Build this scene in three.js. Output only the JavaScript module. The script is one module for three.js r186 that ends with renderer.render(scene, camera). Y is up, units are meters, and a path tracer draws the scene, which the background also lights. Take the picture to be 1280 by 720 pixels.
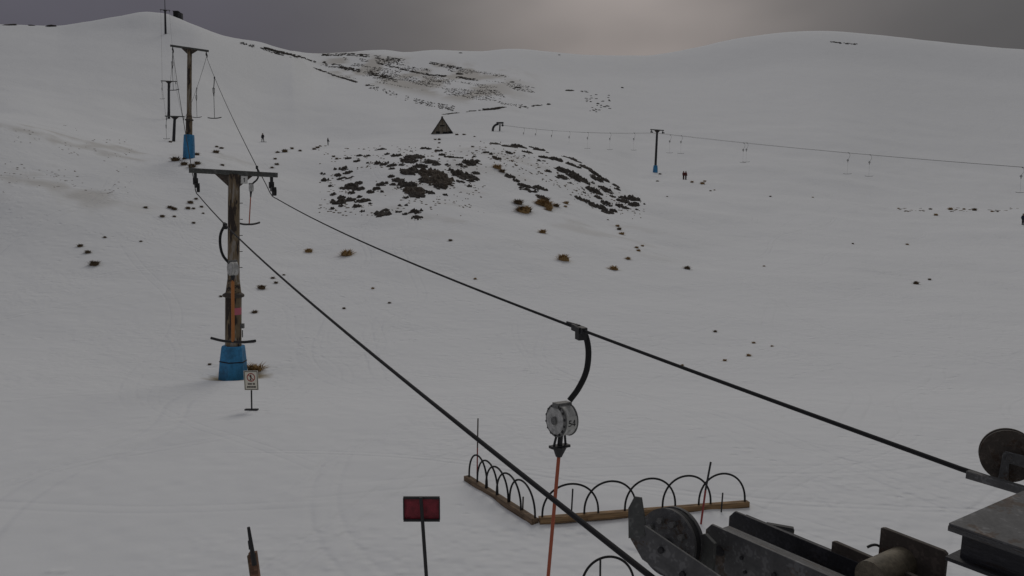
import * as THREE from 'three';
import { mergeGeometries } from 'three/addons/utils/BufferGeometryUtils.js';
import { MarchingCubes } from 'three/addons/objects/MarchingCubes.js';

// ---------------------------------------------------------------- camera, sky, sun, exposure
const F = 1100, PITCH = Math.atan(110 / 1100), CAM_Y = 5;      // focal length in 1280-px pixels, downward pitch, height above the near snow
const scene = new THREE.Scene();
const camera = new THREE.PerspectiveCamera(2 * Math.atan(360 / F) * 180 / Math.PI, 16 / 9, 0.05, 3000);
camera.position.set(0, CAM_Y, 0);
camera.rotation.x = -PITCH;
const renderer = new THREE.WebGLRenderer({ antialias: true });
renderer.toneMapping = THREE.LinearToneMapping;
renderer.toneMappingExposure = 0.64;
renderer.shadowMap.enabled = true;
const sun = new THREE.DirectionalLight(new THREE.Color(1, 0.95, 0.88), 0.8);
{
  const a = 9 * Math.PI / 180, e = 42 * Math.PI / 180;
  sun.position.set(Math.sin(a) * Math.cos(e), Math.sin(e), -Math.cos(a) * Math.cos(e)).multiplyScalar(600);
  sun.castShadow = true; sun.shadow.radius = 45;
  sun.shadow.mapSize.set(2048, 2048);
  const sc = sun.shadow.camera; sc.left = -350; sc.right = 350; sc.top = 350; sc.bottom = -350; sc.near = 1; sc.far = 1600;
  sun.name = 'sun'; scene.add(sun);
}

// ---------------------------------------------------------------- noise
let seed = 20240817;
function rnd() { seed = (seed * 1664525 + 1013904223) >>> 0; return seed / 4294967296; }
const rr = (a, b) => a + (b - a) * rnd();
function h3(x, y, z) { let n = (x * 374761393 + y * 668265263 + z * 1274126177) | 0; n = Math.imul(n ^ (n >>> 13), 1274126177); n ^= n >>> 16; return (n >>> 0) / 4294967296; }
const sm = t => t * t * (3 - 2 * t);
function vn(x, y, z = 0, per = 0) {
  const xi = Math.floor(x), yi = Math.floor(y), zi = Math.floor(z), u = sm(x - xi), v = sm(y - yi), w = sm(z - zi);
  const m = per ? (a => ((a % per) + per) % per) : (a => a);
  const c = (i, j, k) => h3(m(xi + i), m(yi + j), zi + k);
  const L = (a, b, t) => a + (b - a) * t;
  return L(L(L(c(0, 0, 0), c(1, 0, 0), u), L(c(0, 1, 0), c(1, 1, 0), u), v), L(L(c(0, 0, 1), c(1, 0, 1), u), L(c(0, 1, 1), c(1, 1, 1), u), v), w);
}
function fbm(x, y, z = 0, o = 4) { let s = 0, a = 0.5, n = 0; for (let i = 0; i < o; i++) { s += a * vn(x, y, z); n += a; a *= 0.5; x = x * 2.03 + 11.7; y = y * 2.03 + 5.1; z = z * 2.03 + 3.3; } return s / n; }
const clamp = (x, a, b) => Math.min(b, Math.max(a, x));
const sstep = (a, b, x) => sm(clamp((x - a) / (b - a), 0, 1));

// ---------------------------------------------------------------- the overcast sky
{
  const W = 1024, Hh = 512, data = new Float32Array(W * Hh * 4);
  const sa = 7.4 * Math.PI / 180, se = 12 * Math.PI / 180;
  const S = [Math.sin(sa) * Math.cos(se), Math.sin(se), -Math.cos(sa) * Math.cos(se)];
  for (let j = 0; j < Hh; j++) for (let i = 0; i < W; i++) {
    const th = ((j + 0.5) / Hh - 0.5) * Math.PI, ph = ((i + 0.5) / W - 0.5) * 2 * Math.PI;
    const d = [Math.cos(th) * Math.cos(ph), Math.sin(th), Math.cos(th) * Math.sin(ph)];
    const ang0 = Math.acos(clamp(d[0] * S[0] + d[1] * S[1] + d[2] * S[2], -1, 1)) * 180 / Math.PI, dv = Math.min(ang0, Math.abs(th - se) * 180 / Math.PI), ang = Math.sqrt(Math.max(0, ang0 * ang0 - 0.6 * dv * dv));
    const el = Math.max(0, d[1]);
    const n = fbm(d[0] * 3 + 5, d[1] * 7, d[2] * 3 + 2, 5), n2 = fbm(d[0] * 9 + 1, d[1] * 22, d[2] * 9, 4);
    const base = 0.082 * (1 + 4.3 * el) * (0.70 + 0.42 * n + 0.18 * n2);
    const glow = 0.27 * Math.exp(-(ang * ang) / (2 * 7.2 * 7.2)) * (0.35 + 0.8 * n + 0.5 * n2) + 0.03 * Math.exp(-(ang * ang) / (2 * 26 * 26));
    const mauve = sstep(-0.05, -0.35, d[0]) * (1 - el);
    const k = (j * W + i) * 4;
    data[k] = base * (0.985 + 0.0 * mauve) + glow * 1.13;
    data[k + 1] = base * (0.985 - 0.03 * mauve) + glow * 0.96;
    data[k + 2] = base * (1.02 + 0.2 * mauve) + glow * 0.87;
    data[k + 3] = 1;
  }
  const t = new THREE.DataTexture(data, W, Hh, THREE.RGBAFormat, THREE.FloatType);
  t.mapping = THREE.EquirectangularReflectionMapping; t.magFilter = THREE.LinearFilter; t.minFilter = THREE.LinearFilter;
  t.wrapS = THREE.RepeatWrapping; t.colorSpace = THREE.LinearSRGBColorSpace; t.needsUpdate = true;
  scene.background = t; scene.environment = t;
}

// ---------------------------------------------------------------- helpers
const V = (x, y, z) => new THREE.Vector3(x, y, z);
const cP = Math.cos(PITCH), sP = Math.sin(PITCH);
// a survey point: bearing and elevation as measured in the photograph, at a distance d metres ahead
function P(px, py, d) {
  const a = (px - 640) / F, b = (360 - py) / F;
  const y = b * cP - sP, z = -b * sP - cP, k = d / -z;
  return V(a * k, y * k + CAM_Y, -d);
}
const used = {};
function numbered(n) { if (used[n] === undefined) { used[n] = 0; return n; } used[n]++; return n + '_' + String(used[n]).padStart(3, '0'); }
function shadow(o) { o.castShadow = true; o.receiveShadow = true; return o; }
function tag(o, label, category, group) { o.userData.label = label; o.userData.category = category; if (group) o.userData.group = group; return o; }
function thing(name, label, category, pos, group) { const g = new THREE.Group(); g.name = numbered(name); g.position.copy(pos); scene.add(g); return tag(g, label, category, group); }
// adds a mesh, whose geometry is in world coordinates, under a thing or a part of one
function part(name, geo, mat, parent, label) {
  const m = shadow(new THREE.Mesh(geo, mat)); m.name = name;
  let root = parent; while (root.parent && root.parent !== scene) root = root.parent;
  geo.translate(-root.position.x, -root.position.y, -root.position.z);
  parent.add(m); if (label) m.userData.label = label;
  return m;
}
const sub = (name, geo, mat, parent, label) => part(name, geo, mat, parent, label);
function single(name, geo, mat, label, category, pos, group) {
  const m = shadow(new THREE.Mesh(geo, mat)); m.name = numbered(name); geo.translate(-pos.x, -pos.y, -pos.z); m.position.copy(pos); scene.add(m); return tag(m, label, category, group);
}
const Y = V(0, 1, 0);
function place(g, c, xA, yA, zA) { g.applyMatrix4(new THREE.Matrix4().makeBasis(xA, yA, zA).setPosition(c)); return g; }
function rod(a, b, r0, r1 = r0, n = 10) {
  const d = b.clone().sub(a), L = d.length(), g = new THREE.CylinderGeometry(r1, r0, L, n, 1);
  g.applyQuaternion(new THREE.Quaternion().setFromUnitVectors(Y, d.normalize()));
  const m = a.clone().add(b).multiplyScalar(0.5); g.translate(m.x, m.y, m.z); return g;
}
function tube(pts, r, seg = 40, n = 8) { return new THREE.TubeGeometry(new THREE.CatmullRomCurve3(pts, false, 'centripetal'), seg, r, n, false); }
function disc(c, axis, r, len, n = 32) { const h = axis.clone().normalize().multiplyScalar(len / 2); return rod(c.clone().sub(h), c.clone().add(h), r, r, n); }
// an oriented box with chamfered long edges: centre, unit axes, sizes
function obox(c, xA, yA, zA, sx, sy, sz, bev = 0) {
  let g; if (xA.clone().cross(yA).dot(zA) < 0) zA = zA.clone().negate();
  if (bev > 0) {
    const s = new THREE.Shape(), a = sx / 2 - bev, b = sy / 2 - bev;
    s.moveTo(-a, -b); s.lineTo(a, -b); s.lineTo(a, b); s.lineTo(-a, b); s.closePath();
    g = new THREE.ExtrudeGeometry(s, { depth: sz - 2 * bev, bevelEnabled: true, bevelSize: bev, bevelThickness: bev, bevelSegments: 1 }); g.translate(0, 0, -(sz - 2 * bev) / 2);
  } else g = new THREE.BoxGeometry(sx, sy, sz);
  return place(g, c, xA, yA, zA);
}
const X1 = V(1, 0, 0), Y1 = V(0, 1, 0), Z1 = V(0, 0, 1);
// a plate cut to an outline (2-D points in the plane of xA, yA at origin o), thickness along the plane's normal
function plate(o, xA, yA, pts, th, bev = 0.002) {
  const s = new THREE.Shape(pts.map(p => new THREE.Vector2(p[0], p[1])));
  const g = new THREE.ExtrudeGeometry(s, { depth: th - 2 * bev, bevelEnabled: true, bevelSize: bev, bevelThickness: bev, bevelSegments: 1 }); g.translate(0, 0, -th / 2 + bev);
  return place(g, o, xA, yA, xA.clone().cross(yA).normalize());
}
const merge = gs => mergeGeometries(gs.map(g => g.index ? g.toNonIndexed() : g));

// ---------------------------------------------------------------- materials
function noiseTex(n, fn, srgb = true) {
  const d = new Uint8Array(n * n * 4);
  for (let j = 0; j < n; j++) for (let i = 0; i < n; i++) { const c = fn(i / n, j / n), k = (j * n + i) * 4; for (let q = 0; q < 3; q++) d[k + q] = clamp(Math.round(c[q] * 255), 0, 255); d[k + 3] = 255; }
  const t = new THREE.DataTexture(d, n, n); t.wrapS = t.wrapT = THREE.RepeatWrapping; t.magFilter = THREE.LinearFilter; t.minFilter = THREE.LinearFilter; if (srgb) t.colorSpace = THREE.SRGBColorSpace; t.needsUpdate = true; return t;
}
const grime = noiseTex(256, (u, v) => { const a = vn(u * 8, v * 8, 1, 8), b = vn(u * 32, v * 32, 2, 32), c = vn(u * 96, v * 96, 3, 96); const k = 0.62 + 0.2 * a + 0.16 * b + 0.1 * c; return [k, k, k]; });
const grimeFine = noiseTex(256, (u, v) => { const b = vn(u * 24, v * 24, 5, 24), c = vn(u * 100, v * 100, 3, 100); const k = 0.4 + 0.35 * b + 0.25 * c; return [k, k, k]; }, false);
const rustMap = noiseTex(256, (u, v) => {
  const a = 0.5 * vn(u * 6, v * 12, 7, 12) + 0.3 * vn(u * 24, v * 24, 8, 24) + 0.2 * vn(u * 64, v * 64, 9, 64);
  const t = sstep(0.55, 0.66, a), s = sstep(0.44, 0.36, a);
  const base = [0.47, 0.41, 0.325], pale = [0.60, 0.58, 0.56], dark = [0.22, 0.185, 0.165];
  return [0, 1, 2].map(q => base[q] + (pale[q] - base[q]) * t * 0.75 + (dark[q] - base[q]) * s);
});
const wornMap = noiseTex(512, (u, v) => {
  const a = 0.5 * vn(u * 7, v * 7, 21, 7) + 0.3 * vn(u * 28, v * 28, 22, 28) + 0.2 * vn(u * 112, v * 112, 23, 112), b = 0.6 * vn(u * 20, v * 20, 25, 20) + 0.4 * vn(u * 90, v * 90, 26, 90), sc = vn(u * 10, v * 220, 27, 220);
  const rust = 0.6 * sstep(0.56, 0.68, a), chip = sstep(0.66, 0.74, b) * 0.7 + sstep(0.9, 0.97, sc) * 0.35, k = 0.80 + 0.2 * (b - 0.5);
  const base = [k, k, k], r = [0.80 * k, 0.62 * k, 0.48 * k];
  return [0, 1, 2].map(q => Math.min(1, base[q] + (r[q] - base[q]) * rust + chip * 0.2));
});
const woodMap = noiseTex(256, (u, v) => { const g = vn(u * 4, v * 64, 4, 64), h = vn(u * 8, v * 16, 6, 16), k = 0.5 + 0.25 * g + 0.25 * h; return [k, k * 0.97, k * 0.93]; });
const C = (r, g, b) => new THREE.Color().setRGB(r, g, b);
function mat(c, rough = 0.7, metal = 0, map = null, bump = 0) { const m = new THREE.MeshStandardMaterial({ color: C(...c), roughness: rough, metalness: metal }); if (map) m.map = map; if (bump) { m.bumpMap = grimeFine; m.bumpScale = bump; } return m; }
const M = {
  rust: mat([1, 1, 1], 0.85, 0.0, rustMap, 0.004),
  steel: mat([0.165, 0.165, 0.168], 0.6, 0.3, wornMap, 0.003),
  steelDark: mat([0.05, 0.05, 0.058], 0.6, 0.2, wornMap, 0.003),
  steelBrown: mat([0.115, 0.094, 0.078], 0.75, 0.1, wornMap, 0.004),
  tubeTan: mat([0.20, 0.17, 0.12], 0.6, 0.2, grime, 0.002),
  armGrey: mat([0.15, 0.155, 0.148], 0.7, 0.2, wornMap),
  cable: mat([0.010, 0.010, 0.012], 0.9, 0),
  rubber: mat([0.012, 0.012, 0.013], 0.8, 0),
  blackIron: mat([0.03, 0.03, 0.032], 0.6, 0.2),
  galv: mat([0.62, 0.62, 0.60], 0.55, 0.35, grime, 0.001),
  galvDark: mat([0.22, 0.22, 0.215], 0.6, 0.3, grime),
  orangeRope: mat([0.50, 0.20, 0.065], 0.85),
  redRope: mat([0.44, 0.12, 0.065], 0.85),
  bluePad: mat([0.045, 0.30, 0.60], 0.6, 0, grime, 0.006),
  pink: mat([0.55, 0.14, 0.19], 0.7),
  white: mat([0.72, 0.72, 0.70], 0.6),
  woodPale: mat([0.46, 0.31, 0.17], 0.85, 0, woodMap, 0.004),
  woodGrey: mat([0.30, 0.22, 0.15], 0.9, 0, woodMap, 0.004),
  woodRed: mat([0.34, 0.20, 0.14], 0.9, 0, woodMap, 0.004),
  hutWood: mat([0.46, 0.44, 0.39], 0.9, 0, woodMap),
  hutDark: mat([0.018, 0.018, 0.018], 0.9),
  roof: mat([0.05, 0.05, 0.052], 0.8),
  redSign: mat([0.34, 0.03, 0.05], 0.6, 0, grime),
  redPaint: mat([0.30, 0.045, 0.04], 0.7),
  rock: mat([0.078, 0.066, 0.055], 0.95, 0, grime, 0.03),
  rockBrown: mat([0.098, 0.076, 0.056], 0.95, 0, grime, 0.03),
  straw: mat([0.34, 0.22, 0.095], 0.95),
  strawDark: mat([0.15, 0.105, 0.06], 0.95),
};
M.straw.side = M.strawDark.side = THREE.DoubleSide;

// ---------------------------------------------------------------- terrain: surveyed profiles [distance, row] along bearings
function pchip(xs, ys) {
  const n = xs.length, h = [], dl = [], m = new Array(n).fill(0);
  for (let i = 0; i < n - 1; i++) { h[i] = xs[i + 1] - xs[i]; dl[i] = (ys[i + 1] - ys[i]) / h[i]; }
  for (let i = 1; i < n - 1; i++) if (dl[i - 1] * dl[i] > 0) { const w1 = 2 * h[i] + h[i - 1], w2 = h[i] + 2 * h[i - 1]; m[i] = (w1 + w2) / (w1 / dl[i - 1] + w2 / dl[i]); }
  m[0] = dl[0]; m[n - 1] = dl[n - 2];
  return x => {
    if (x <= xs[0]) return ys[0]; if (x >= xs[n - 1]) return ys[n - 1];
    let i = 0; while (x > xs[i + 1]) i++;
    const t = (x - xs[i]) / h[i], t2 = t * t, t3 = t2 * t;
    return (2 * t3 - 3 * t2 + 1) * ys[i] + (t3 - 2 * t2 + t) * h[i] * m[i] + (-2 * t3 + 3 * t2) * ys[i + 1] + (t3 - t2) * h[i] * m[i + 1];
  };
}
const PROF = [
  [-900, [30, 430], [45, 320], [60, 215], [72, 150], [85, 135], [130, 130], [200, 80], [260, 40], [300, 35]],
  [-250, [30, 442], [45, 330], [60, 220], [72, 150], [85, 140], [130, 138], [200, 88], [270, 40], [300, 33]],
  [0, [30, 452], [45, 338], [60, 225], [75, 155], [90, 149], [130, 140], [200, 90], [270, 40], [300, 31]],
  [120, [30, 460], [45, 348], [60, 246], [75, 182], [90, 168], [140, 158], [200, 100], [270, 42], [300, 27]],
  [206, [30, 466], [45, 356], [60, 264], [77, 195], [90, 184], [135, 177], [172, 148], [220, 92], [270, 42], [300, 15]],
  [250, [30, 467], [45, 360], [60, 272], [77, 195], [90, 187], [140, 179], [175, 152], [230, 88], [300, 27]],
  [290, [30, 467], [45, 365], [60, 280], [77, 205], [95, 191], [140, 182], [175, 168], [220, 122], [310, 45]],
  [330, [30, 467], [45, 370], [60, 290], [77, 222], [95, 199], [140, 185], [178, 178], [240, 120], [330, 53]],
  [410, [30, 467], [45, 373], [60, 302], [75, 242], [90, 206], [105, 194], [140, 185], [185, 178], [250, 125], [340, 88], [410, 66]],
  [500, [30, 467], [45, 375], [60, 298], [72, 247], [85, 206], [95, 193], [115, 185], [180, 170], [230, 140], [320, 97], [430, 63]],
  [600, [30, 467], [45, 378], [60, 302], [72, 256], [85, 216], [97, 191], [110, 184], [150, 178], [185, 166], [240, 130], [330, 92], [430, 64]],
  [700, [30, 467], [45, 380], [62, 306], [75, 264], [90, 226], [103, 204], [112, 201], [150, 190], [190, 166], [250, 131], [340, 96], [440, 66]],
  [760, [30, 467], [45, 383], [65, 307], [80, 267], [95, 241], [105, 229], [120, 225], [145, 206], [190, 172], [250, 135], [340, 97], [440, 69]],
  [800, [30, 467], [45, 385], [65, 312], [85, 264], [95, 251], [105, 248], [120, 235], [145, 217], [190, 180], [250, 140], [340, 99], [440, 68]],
  [900, [30, 467], [45, 390], [65, 326], [90, 276], [115, 246], [145, 218], [190, 180], [250, 140], [340, 92], [440, 50]],
  [1020, [30, 467], [45, 393], [65, 331], [90, 286], [115, 256], [145, 226], [190, 182], [250, 137], [340, 82], [440, 39]],
  [1150, [30, 467], [45, 395], [65, 336], [90, 292], [105, 273], [117, 263], [124, 260], [145, 241], [190, 200], [250, 152], [340, 94], [440, 51]],
  [1280, [30, 467], [45, 395], [65, 337], [90, 294], [105, 276], [117, 267], [124, 264], [145, 248], [190, 208], [250, 160], [340, 104], [440, 63]],
  [1600, [30, 467], [45, 395], [65, 338], [90, 296], [115, 274], [145, 252], [190, 214], [250, 170], [340, 120], [440, 92]],
  [2300, [30, 467], [45, 395], [65, 340], [90, 300], [115, 280], [145, 262], [190, 230], [250, 195], [340, 160], [440, 140]],
];
const SKY = pchip([-900, -250, 0, 80, 120, 160, 195, 215, 250, 290, 330, 370, 400, 430, 480, 510, 545, 600, 640, 690, 740, 800, 830, 870, 920, 980, 1020, 1080, 1150, 1220, 1280, 1600, 2300],
  [35, 33, 30, 32, 27, 20, 14.5, 16.5, 30, 45, 52, 63, 67, 66, 62, 65, 62, 64, 61, 65, 69, 69.5, 66, 58, 47, 40, 38.5, 43, 51, 58, 63, 92, 140]);
const PX0 = -900, PX1 = 2300, NPX = 400, ND = 900, DMAX = 760;
const dAt = k => 0.5 * Math.pow(DMAX / 0.5, k / (ND - 1)), kOf = d => Math.log(Math.max(d, 0.5) / 0.5) / Math.log(DMAX / 0.5) * (ND - 1);
const TAB = new Float32Array((NPX + 1) * ND);
{
  const profs = PROF.map(([px, ...pts]) => {
    const xs = [0.5, 8, 14, 20], ys = [-0.02, 0, -0.02, -0.28].map(v => v);
    for (const [d, r] of pts) { xs.push(d); ys.push(P(px, r, d).y); }
    const L = pts[pts.length - 1], top = ys[ys.length - 1];
    xs.push(L[0] + 25, L[0] + 90, DMAX + 40); ys.push(top + 1.2, top - 6, top - 110);
    return pchip(xs, ys);
  });
  const cols = PROF.map(p => p[0]);
  for (let k = 0; k < ND; k++) { const d = dAt(k), f = pchip(cols, profs.map(q => q(d))); for (let i = 0; i <= NPX; i++) TAB[i * ND + k] = f(PX0 + (PX1 - PX0) * i / NPX); }
  for (let i = 0; i <= NPX; i++) {        // bring each bearing's skyline to its measured elevation
    const px = PX0 + (PX1 - PX0) * i / NPX; let best = -9;
    for (let k = 0; k < ND; k++) if (dAt(k) > 150) best = Math.max(best, (TAB[i * ND + k] - CAM_Y) / dAt(k));
    const want = (P(px, SKY(px), 100).y - CAM_Y) / 100, c = want / best;
    for (let k = 0; k < ND; k++) { const w = sstep(170, 300, dAt(k)); TAB[i * ND + k] = CAM_Y + (TAB[i * ND + k] - CAM_Y) * (1 + (c - 1) * w); }
  }
}
const AMAX = Math.atan((1900 - 640) / F);
function ground(x, z) {
  const r = Math.hypot(x, z), a = Math.atan2(x, -z), ac = clamp(a, -AMAX, AMAX), d = clamp(r * Math.cos(ac), 0.5, DMAX - 1);
  const fi = clamp((640 + F * Math.tan(ac) - PX0) / (PX1 - PX0) * NPX, 0, NPX - 0.001), fk = clamp(kOf(d), 0, ND - 1.001);
  const i = Math.floor(fi), k = Math.floor(fk), u = fi - i, v = fk - k;
  let h = (TAB[i * ND + k] * (1 - u) + TAB[(i + 1) * ND + k] * u) * (1 - v) + (TAB[i * ND + k + 1] * (1 - u) + TAB[(i + 1) * ND + k + 1] * u) * v;
  const back = sstep(AMAX, AMAX + 0.9, Math.abs(a));
  h = h * (1 - back) + (-0.09 * Math.max(0, r - 6)) * back;
  const far = sstep(25, 90, r), mid = sstep(8, 30, r) ;
  h += (fbm(x / 7 + 40, z / 7, 0, 3) - 0.5) * (0.10 + 0.22 * mid + 0.45 * far) * (1 - 0.6 * sstep(150, 300, r)) + (fbm(x / 26 + 9, z / 26, 3, 3) - 0.5) * (0.1 + 1.5 * far) * (1 - 0.75 * sstep(170, 300, r));
  for (const b of HOLLOWS) { const q = ((x - b[0]) ** 2 + (z - b[1]) ** 2) / (b[2] * b[2]); if (q < 9) h -= b[3] * Math.exp(-q); }
  return h;
}
const HOLLOWS = [];
// where the line of sight at a bearing meets the ground
function G(px, py, from = 4) {
  const o = V(0, CAM_Y, 0), dir = P(px, py, 1).sub(o); let p = from;
  for (let d = from; d < 700; d += Math.max(0.05, d * 0.004)) {
    const x = dir.x * d, y = CAM_Y + dir.y * d, z = -d;
    if (y < ground(x, z)) { let a = p, b = d; for (let q = 0; q < 14; q++) { const m = (a + b) / 2; if (CAM_Y + dir.y * m < ground(dir.x * m, -m)) b = m; else a = m; } return V(dir.x * b, ground(dir.x * b, -b), -b); }
    p = d;
  }
  return null;
}
const onG = (x, z, dy = 0) => V(x, ground(x, z) + dy, z);
const distOf = p => -p.z;
{ const t = P(291, 466, 30); HOLLOWS.push([t.x, t.z, 0.95, 0.26]);
  // snow heaped along the boards of the hoop barriers
  for (const [x0, y0, x1, y1, n] of [[583.5, 603, 668, 659, 6], [674, 657, 935, 636, 9]]) for (let i = 0; i <= n; i++) { const u = i / n, d0 = y0 > 640 ? 13.55 : 15.5, d1 = y1 > 650 ? 13.5 : 14.3, q = P(x0 + (x1 - x0) * u, y0 + (y1 - y0) * u, d0 + (d1 - d0) * u); HOLLOWS.push([q.x + rr(-0.1, 0.1), q.z + rr(0.05, 0.2), rr(0.18, 0.34), -rr(0.0, 0.06)]); }
}
{
  // relief of the snow surface: wind crust, ski tracks, scuffs and footprints, 66 x 66 m tile
  const N = 1536, SZ = 54, hgt = new Float32Array(N * N);
  for (let j = 0; j < N; j++) for (let i = 0; i < N; i++) {
    const u = i / N, v = j / N;
    hgt[j * N + i] = 0.30 * vn(u * 48, v * 48, 1, 48) + 0.20 * vn(u * 160, v * 160, 2, 160) + 0.17 * vn(u * 420, v * 420, 3, 420) * sstep(0.4, 0.7, vn(u * 18, v * 18, 4, 18)) + 0.15 * vn(u * 14, v * 14, 6, 14);
  }
  const px = SZ / N;
  const stamp = (x, y, r, amt) => {
    const n = Math.ceil(r * 2.2 / px), cx = Math.round(x / px), cy = Math.round(y / px);
    for (let b = -n; b <= n; b++) for (let a = -n; a <= n; a++) { const q = (a * a + b * b) * px * px / (r * r); if (q < 4.5) { const k = (((cy + b) % N + N) % N) * N + ((cx + a) % N + N) % N; hgt[k] = Math.max(hgt[k] + amt * Math.exp(-q * 1.4), -1.2); } }
  };
  for (let t = 0; t < 90; t++) {           // ski tracks, in pairs of grooves with a soft berm
    let x = rr(0, SZ), y = rr(0, SZ), a = rr(-0.55, 0.55) + (rnd() < 0.35 ? rr(-1.2, 1.2) : 0), c = rr(-0.02, 0.02), amp = rr(0.04, 0.18), ph = rr(0, 6), wv = rr(0.2, 0.6);
    const L = rr(10, 45), gap = rr(0.1, 0.3), wd = rr(0.04, 0.09);
    for (let s = 0; s < L; s += 0.05) {
      const aa = a + c * s + Math.sin(s * wv + ph) * 0.22; x += Math.sin(aa) * 0.05; y += Math.cos(aa) * 0.05;
      const nx = Math.cos(aa), ny = -Math.sin(aa), f = amp * Math.min(1, s / 3, (L - s) / 3) * 0.35;
      stamp(x + nx * gap, y + ny * gap, wd, -f); stamp(x - nx * gap, y - ny * gap, wd, -f);
    }
  }
  for (let t = 0; t < 60; t++) {           // trails of scuffs and prints
    let x = rr(0, SZ), y = rr(0, SZ), a = rr(0, 6.3); const n = 12 + rnd() * 40;
    for (let s = 0; s < n; s++) { a += rr(-0.15, 0.15); x += Math.sin(a) * 0.28; y += Math.cos(a) * 0.28; stamp(x + rr(-0.3, 0.3), y + rr(-0.3, 0.3), rr(0.05, 0.13), rnd() < 0.55 ? -rr(0.08, 0.32) : rr(0.06, 0.26)); }
  }
  const data = new Uint8Array(N * N * 4);
  for (let k = 0; k < N * N; k++) { const g = clamp(Math.round((hgt[k] * 0.42 + 0.5) * 255), 0, 255); data[k * 4] = data[k * 4 + 1] = data[k * 4 + 2] = g; data[k * 4 + 3] = 255; }
  const bump = new THREE.DataTexture(data, N, N); bump.wrapS = bump.wrapT = THREE.RepeatWrapping; bump.magFilter = THREE.LinearFilter; bump.minFilter = THREE.LinearFilter; bump.needsUpdate = true;

  const angs = [], rads = [];
  const A0 = 0.62; for (let i = 0; i <= 620; i++) angs.push(-A0 + 2 * A0 * i / 620);
  for (let i = 1; i <= 90; i++) angs.push(A0 + (2 * Math.PI - 2 * A0) * i / 90);
  rads.push(0); for (let k = 0; k <= 560; k++) rads.push(0.5 * Math.pow(740 / 0.5, k / 560));
  const na = angs.length, nr = rads.length, pos = new Float32Array(na * nr * 3), uv = new Float32Array(na * nr * 2), col = new Float32Array(na * nr * 3), idx = [];
  for (let k = 0; k < nr; k++) for (let i = 0; i < na; i++) {
    const x = Math.sin(angs[i]) * rads[k], z = -Math.cos(angs[i]) * rads[k], q = k * na + i;
    pos.set([x, ground(x, z), z], q * 3); uv.set([x / SZ + 0.13, z / SZ], q * 2);
    const n = fbm(x / 30, z / 30, 8, 4), g = 0.985 + 0.03 * (n - 0.5);
    // thin soil blown over the hump left of the towers
    let dirt = sstep(0.5, 0.66, 0.6 * fbm(x / 9 + 3, z / 5, 5, 5) + 0.4 * fbm(x / 1.3, z / 1.6, 5, 3)) * sstep(-22, -30, x) * sstep(-52, -60, z) * sstep(-96, -86, z) * 0.24
      + sstep(0.58, 0.72, fbm(x / 5, z / 3, 15, 5)) * sstep(-14, -7, x) * sstep(16, 8, x) * sstep(-58, -64, z) * sstep(-125, -112, z) * 0.12;
    let mott = 0;
    if (rads[k] > 190 && Math.abs(angs[i]) < 0.3) {   // thin ground showing through on the far hillside
      const bx = 640 + F * x / -z, by = 250 - F * (pos[q * 3 + 1] - CAM_Y) / -z, lo = 66 + (bx - 390) * 0.09, hi = 92 + (bx - 390) * 0.2;
      mott = sstep(385, 430, bx) * sstep(690, 600, bx) * sstep(lo - 4, lo + 6, by) * sstep(hi + 6, hi - 6, by) * sstep(0.42, 0.62, fbm(x / 9, z / 16, 31, 4)) * 0.34;
    }
    const foot = Math.hypot(x - HOLLOWS[0][0] - 0.25, z - HOLLOWS[0][1] - 0.1); const soil = sstep(1.15, 0.7, foot + 0.7 * (fbm(x * 2, z * 2, 7, 3) - 0.5)) * 0.75;
    dirt = Math.min(0.85, dirt + mott + soil);
    col.set([0.80 * g * (1 - dirt * 0.9), 0.815 * g * (1 - dirt), 0.825 * g * (1 - dirt * 1.15)], q * 3);
  }
  for (let k = 0; k < nr - 1; k++) for (let i = 0; i < na - 1; i++) { const a = k * na + i, b = a + 1, c = a + na, e = c + 1; if (k) idx.push(a, b, c); idx.push(b, e, c); }
  const g = new THREE.BufferGeometry();
  g.setAttribute('position', new THREE.BufferAttribute(pos, 3)); g.setAttribute('uv', new THREE.BufferAttribute(uv, 2)); g.setAttribute('color', new THREE.BufferAttribute(col, 3)); g.setIndex(idx); g.computeVertexNormals();
  const m = new THREE.MeshStandardMaterial({ vertexColors: true, roughness: 0.9, bumpMap: bump, bumpScale: 0.33 });
  const s = shadow(new THREE.Mesh(g, m)); s.name = 'snow_ground'; s.userData.kind = 'structure'; s.userData.label = 'snow covered ski slope rising to rounded hills'; scene.add(s);
}

// ---------------------------------------------------------------- rocks
function rockGeo(detail, rough, sd) {
  const g = new THREE.IcosahedronGeometry(1, detail), p = g.attributes.position, v = V(0, 0, 0);
  for (let i = 0; i < p.count; i++) {
    v.fromBufferAttribute(p, i).normalize();
    const n = fbm(v.x * 1.6 + sd, v.y * 1.6 + sd * 1.7, v.z * 1.6 + 9, 5), n2 = fbm(v.x * 5 + sd, v.y * 5, v.z * 5 + sd, 3);
    const k = 1 + rough * (n - 0.5) * 2.2 + rough * (n2 - 0.5) * 1.0; p.setXYZ(i, v.x * k, v.y * k, v.z * k);
  }
  g.computeVertexNormals(); return g;
}
const ROCKS = []; for (let i = 0; i < 7; i++) ROCKS.push(rockGeo(9, 0.72, i * 3.7 + 1));
const ROCKS_S = []; for (let i = 0; i < 6; i++) ROCKS_S.push(rockGeo(4, 0.6, i * 5.3 + 30));
function slopeFrame(p) {
  const e = 0.8, n = V(ground(p.x - e, p.z) - ground(p.x + e, p.z), 2 * e, ground(p.x, p.z - e) - ground(p.x, p.z + e)).normalize();
  return n;
}
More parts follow.
